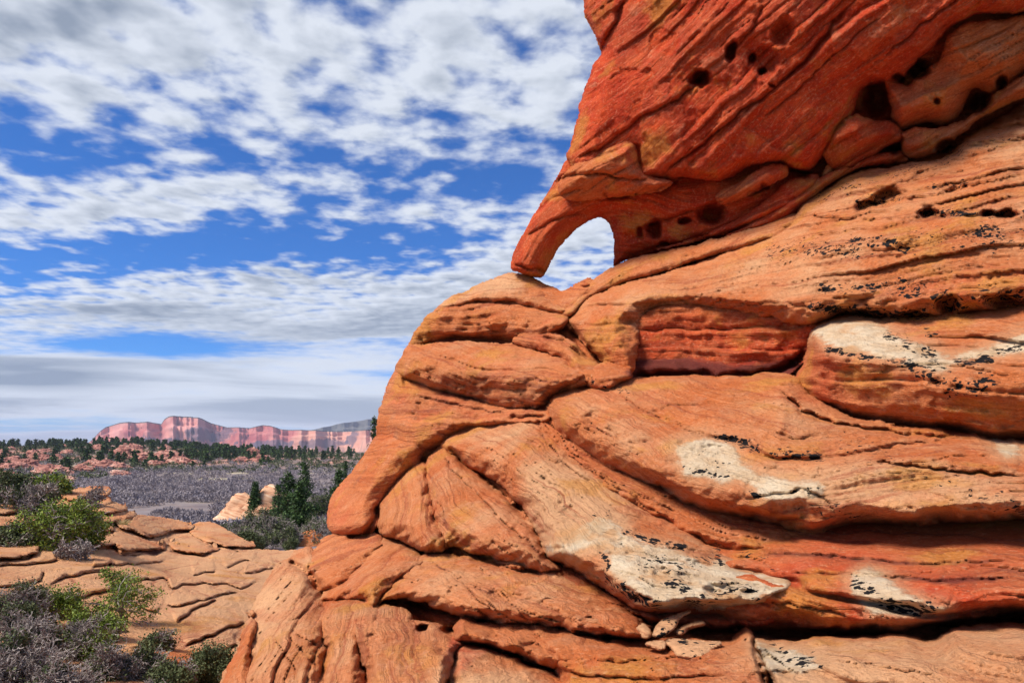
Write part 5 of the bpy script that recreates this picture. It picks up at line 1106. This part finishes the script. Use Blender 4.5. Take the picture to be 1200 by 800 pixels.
def hill_scrub():
    rg = np.random.RandomState(18); n = 5200
    D = rg.uniform(250, 950, n); u = rg.uniform(-80, 460, n); x = (u - 600) / F * D
    k = fbm(np.stack([x, D, 0 * x], 1), 1 / 45, 3, 9) > -.12; k &= (D > 330) | (u < 130); x, D = x[k], D[k]; z = ground_z(x, D); m = 26
    c = np.stack([x, D, z], 1); sz = rg.uniform(.8, 2.4, len(c)); base = np.repeat(c, m, 0); s_ = np.repeat(sz, m)
    q = rg.normal(size=(len(base), 3)); q /= np.linalg.norm(q, axis=1)[:, None]; q[:, 2] = np.abs(q[:, 2]) * 1.1
    V, f, rn = leaves(base + q * s_[:, None] * rg.uniform(.4, 1, len(base))[:, None], .9, rg, .3, .7)
    o = mesh('hill_scrub', V, f, M_OLIVE, None, dict(rnd=rn * .75), smooth=False); tag(o, 'low dark juniper scrub spread over the far rise', 'scrub', kind='stuff')
hill_scrub()

# ---- rock outcrops on the far rise
oc = [(25, 548, 520, 20, 9), (62, 556, 500, 22, 9), (8, 560, 480, 14, 7), (95, 553, 520, 14, 7), (128, 549, 540, 20, 8), (150, 536, 640, 16, 12), (166, 541, 620, 22, 8), (196, 539, 620, 16, 9), (212, 543, 600, 18, 6), (45, 540, 560, 16, 7), (80, 563, 460, 10, 5),
      (110, 545, 560, 12, 6), (182, 545, 600, 12, 5), (296, 535, 560, 9, 8), (306, 540, 540, 12, 6), (284, 541, 540, 10, 5), (138, 556, 480, 14, 5), (30, 566, 440, 14, 6)]
ol = ['ragged pink rock outcrop below the wooded crest', 'broad pink outcrop above the near green bush', 'low pink outcrop at the edge of the far slope', 'pale pink outcrop right of the broad one', 'long pale outcrop at the brush edge', 'tall salmon rock knob under the mesa',
      'wide pale outcrop right of the salmon knob', 'pale outcrop with scattered trees on it', 'low cream outcrop at the right end of the pale row', 'pink outcrop high among the dark trees', 'small pink outcrop near the outcrop ledge', 'small outcrop between pink and salmon rocks',
      'low pale rock below the pale row', 'red spiky outcrop in the dark pines', 'red lumpy outcrop right of the spiky one', 'small red rock left of the spiky one', 'flat pale rock at the brush margin', 'pink slope rock just behind the shrubs']
for i, (u, v, D, w_, h_) in enumerate(oc):
    Ds = np.arange(240., 800., 4.); gz = ground_z((u - 600) / F * Ds, Ds); vv_ = 520 - gz / Ds * F
    D = float(Ds[np.argmin(np.abs(vv_ - v))]); k_ = D / 560
    w_, h_ = w_ * k_ * .8, h_ * k_ * .95
    boulder('far_outcrop', at(u, v + 2, D), 1, 100 + i, ol[i], 'rock outcrop', M_PINK, (w_ * 1.05, w_ * .6, h_ * 1.0), amp=.42, group='rock outcrops on the far rise', sub=5, peak=.3, strat=.12)

r2_ = np.random.RandomState(44)
for i in range(26):
    u = r2_.uniform(-10, 235); D = r2_.uniform(270 if u < 120 else 430, 720); x = (u - 600) / F * D; sz = r2_.uniform(2.5, 6.0)
    boulder('far_outcrop', (x, D, float(ground_z([x], [D])[0])), 1, 300 + i, 'small pink rock scattered among the scrub of the far rise', 'rock outcrop', M_PINK, (sz * 1.3, sz, sz * r2_.uniform(.5, .9)), amp=.5, group='small rocks scattered on the far rise', sub=4, peak=.35, strat=.15)
# ---- conifers over the far rise
protos = []
for k in range(5):
    segs, P_, rg = conifer_arrays(1.0, [.26, .32, .22, .36, .42][k], 70 + k, tuft=7, whorl=.75, nb=6, ragged=.4)
    Q = np.repeat(P_, 2, 0) + rg.normal(size=(len(P_) * 2, 3)) * .03
    V1, f1, r1 = leaves(Q, .16, rg, .2, .5)
    V0, q0 = tubes(segs[:7], 4)
    me = mesh('conifer', np.concatenate([V1, V0]), [f1, q0 + len(V1)], M_NEEDLE, None, dict(rnd=np.concatenate([r1, np.zeros(len(V0))])), smooth=False, link=False); protos.append(me)
rg = np.random.RandomState(12); placed = 0
def conifer(u, v, D, h, lab, grp):
    x = (u - 600) / F * D; z = float(ground_z([x], [D])[0])
    o = protos[rg.randint(5)].copy(); o.name = 'conifer'; COL.objects.link(o)
    o.location = (x, D, z - .1 * h); o.scale = (h * rg.uniform(.9, 1.3),) * 2 + (h,); o.rotation_euler = (0, 0, rg.uniform(0, 6.28))
    tag(o, lab, 'tree', grp)
far_l = 'small dark conifer dotted among rocks on the far rise'; far_g = 'conifers dotted over the far rise'
for i in range(150):
    u = rg.uniform(-20, 330); D = rg.uniform(300 if u < 120 else 430, 800)
    conifer(u, 0, D, rg.uniform(5, 9), far_l, far_g)
for i in range(70):                                   # dark wood right of the outcrops
    u = rg.normal(275, 45); D = rg.uniform(520, 900); conifer(u, 0, D, rg.uniform(6, 11), 'dark conifer in the wood below the mesa', 'conifers of the wood below the mesa')
for i, (u, h) in enumerate([(118, 7), (130, 8), (139, 7.5), (146, 7), (157, 9), (159, 7), (170, 5), (177, 8), (183, 6), (190, 6.5), (121, 5), (226, 4), (240, 4), (396, 8), (380, 7), (365, 8), (352, 9), (345, 7), (338, 10), (330, 6), (410, 7), (388, 5)]):
    conifer(u, 0, rg.uniform(395, 440) if u < 250 else rg.uniform(560, 640), h * 1.0, 'lone dark conifer at the far edge of the brush', 'lone conifers at the edge of the brush')
# the wood along the crest, too thick to count
def crest_wood():
    r_ = np.random.RandomState(5); Vs, Fs, Rs = [], [], []; n0 = 0
    base = [(np.array([v.co[:] for v in p.data.vertices]), p) for p in protos[:3]]
    for i in range(260):
        u = r_.uniform(-60, 260) if i < 200 else r_.uniform(220, 420); D = r_.uniform(700, 1000); x = (u - 600) / F * D; z = float(ground_z([x], [D])[0]); h = r_.uniform(5, 9.5)
        V0, p = base[r_.randint(3)]; V = V0 * [h * 1.25, h * 1.25, h] + [x, D, z]
        f = np.arange(len(V0) // 4 * 4).reshape(-1, 4)[: (len(V0) - 7 * 8) // 4]
        Vs.append(V); Fs.append(f + n0); Rs.append(r_.uniform(0, .8, len(V))); n0 += len(V)
    o = mesh('crest_wood', np.concatenate(Vs), np.concatenate(Fs), M_NEEDLE, None, dict(rnd=np.concatenate(Rs)), smooth=False)
    tag(o, 'dark conifer wood along the crest of the far rise', 'wood', kind='stuff')
crest_wood()

# ---- the air
def haze():
    import bmesh
    x0, x1, y0, y1, z0, z1 = -16000, 16000, -200, 15000, -45, 330
    V = [(x, y, z) for z in (z0, z1) for y in (y0, y1) for x in (x0, x1)]
    Fq = [(0, 2, 3, 1), (4, 5, 7, 6), (0, 1, 5, 4), (2, 6, 7, 3), (0, 4, 6, 2), (1, 3, 7, 5)]
    m = bpy.data.materials.new('air'); m.use_nodes = True; t = NT(m.node_tree)
    o_ = t.new('ShaderNodeOutputMaterial'); vol = t.new('ShaderNodeVolumePrincipled')
    vol.inputs['Color'].default_value = (0.74, 0.78, 1.0, 1); vol.inputs['Density'].default_value = 0.6e-4; vol.inputs['Anisotropy'].default_value = 0.0
    t.l.new(vol.outputs[0], o_.inputs['Volume'])
    o = mesh('haze', V, np.array(Fq), m, smooth=False); tag(o, 'thin blue haze over the valley', kind='stuff')
haze()
# settle the loose things out in the valley onto the ground
for o in list(COL.objects):
    if o.parent is None and o.name.split('.')[0] in ('rock_cone', 'rock_mound') and o.location.y > 45:
        o.location.z = min(o.location.z, float(ground_z([o.location.x], [o.location.y])[0]) + .35 * o.dimensions.z)
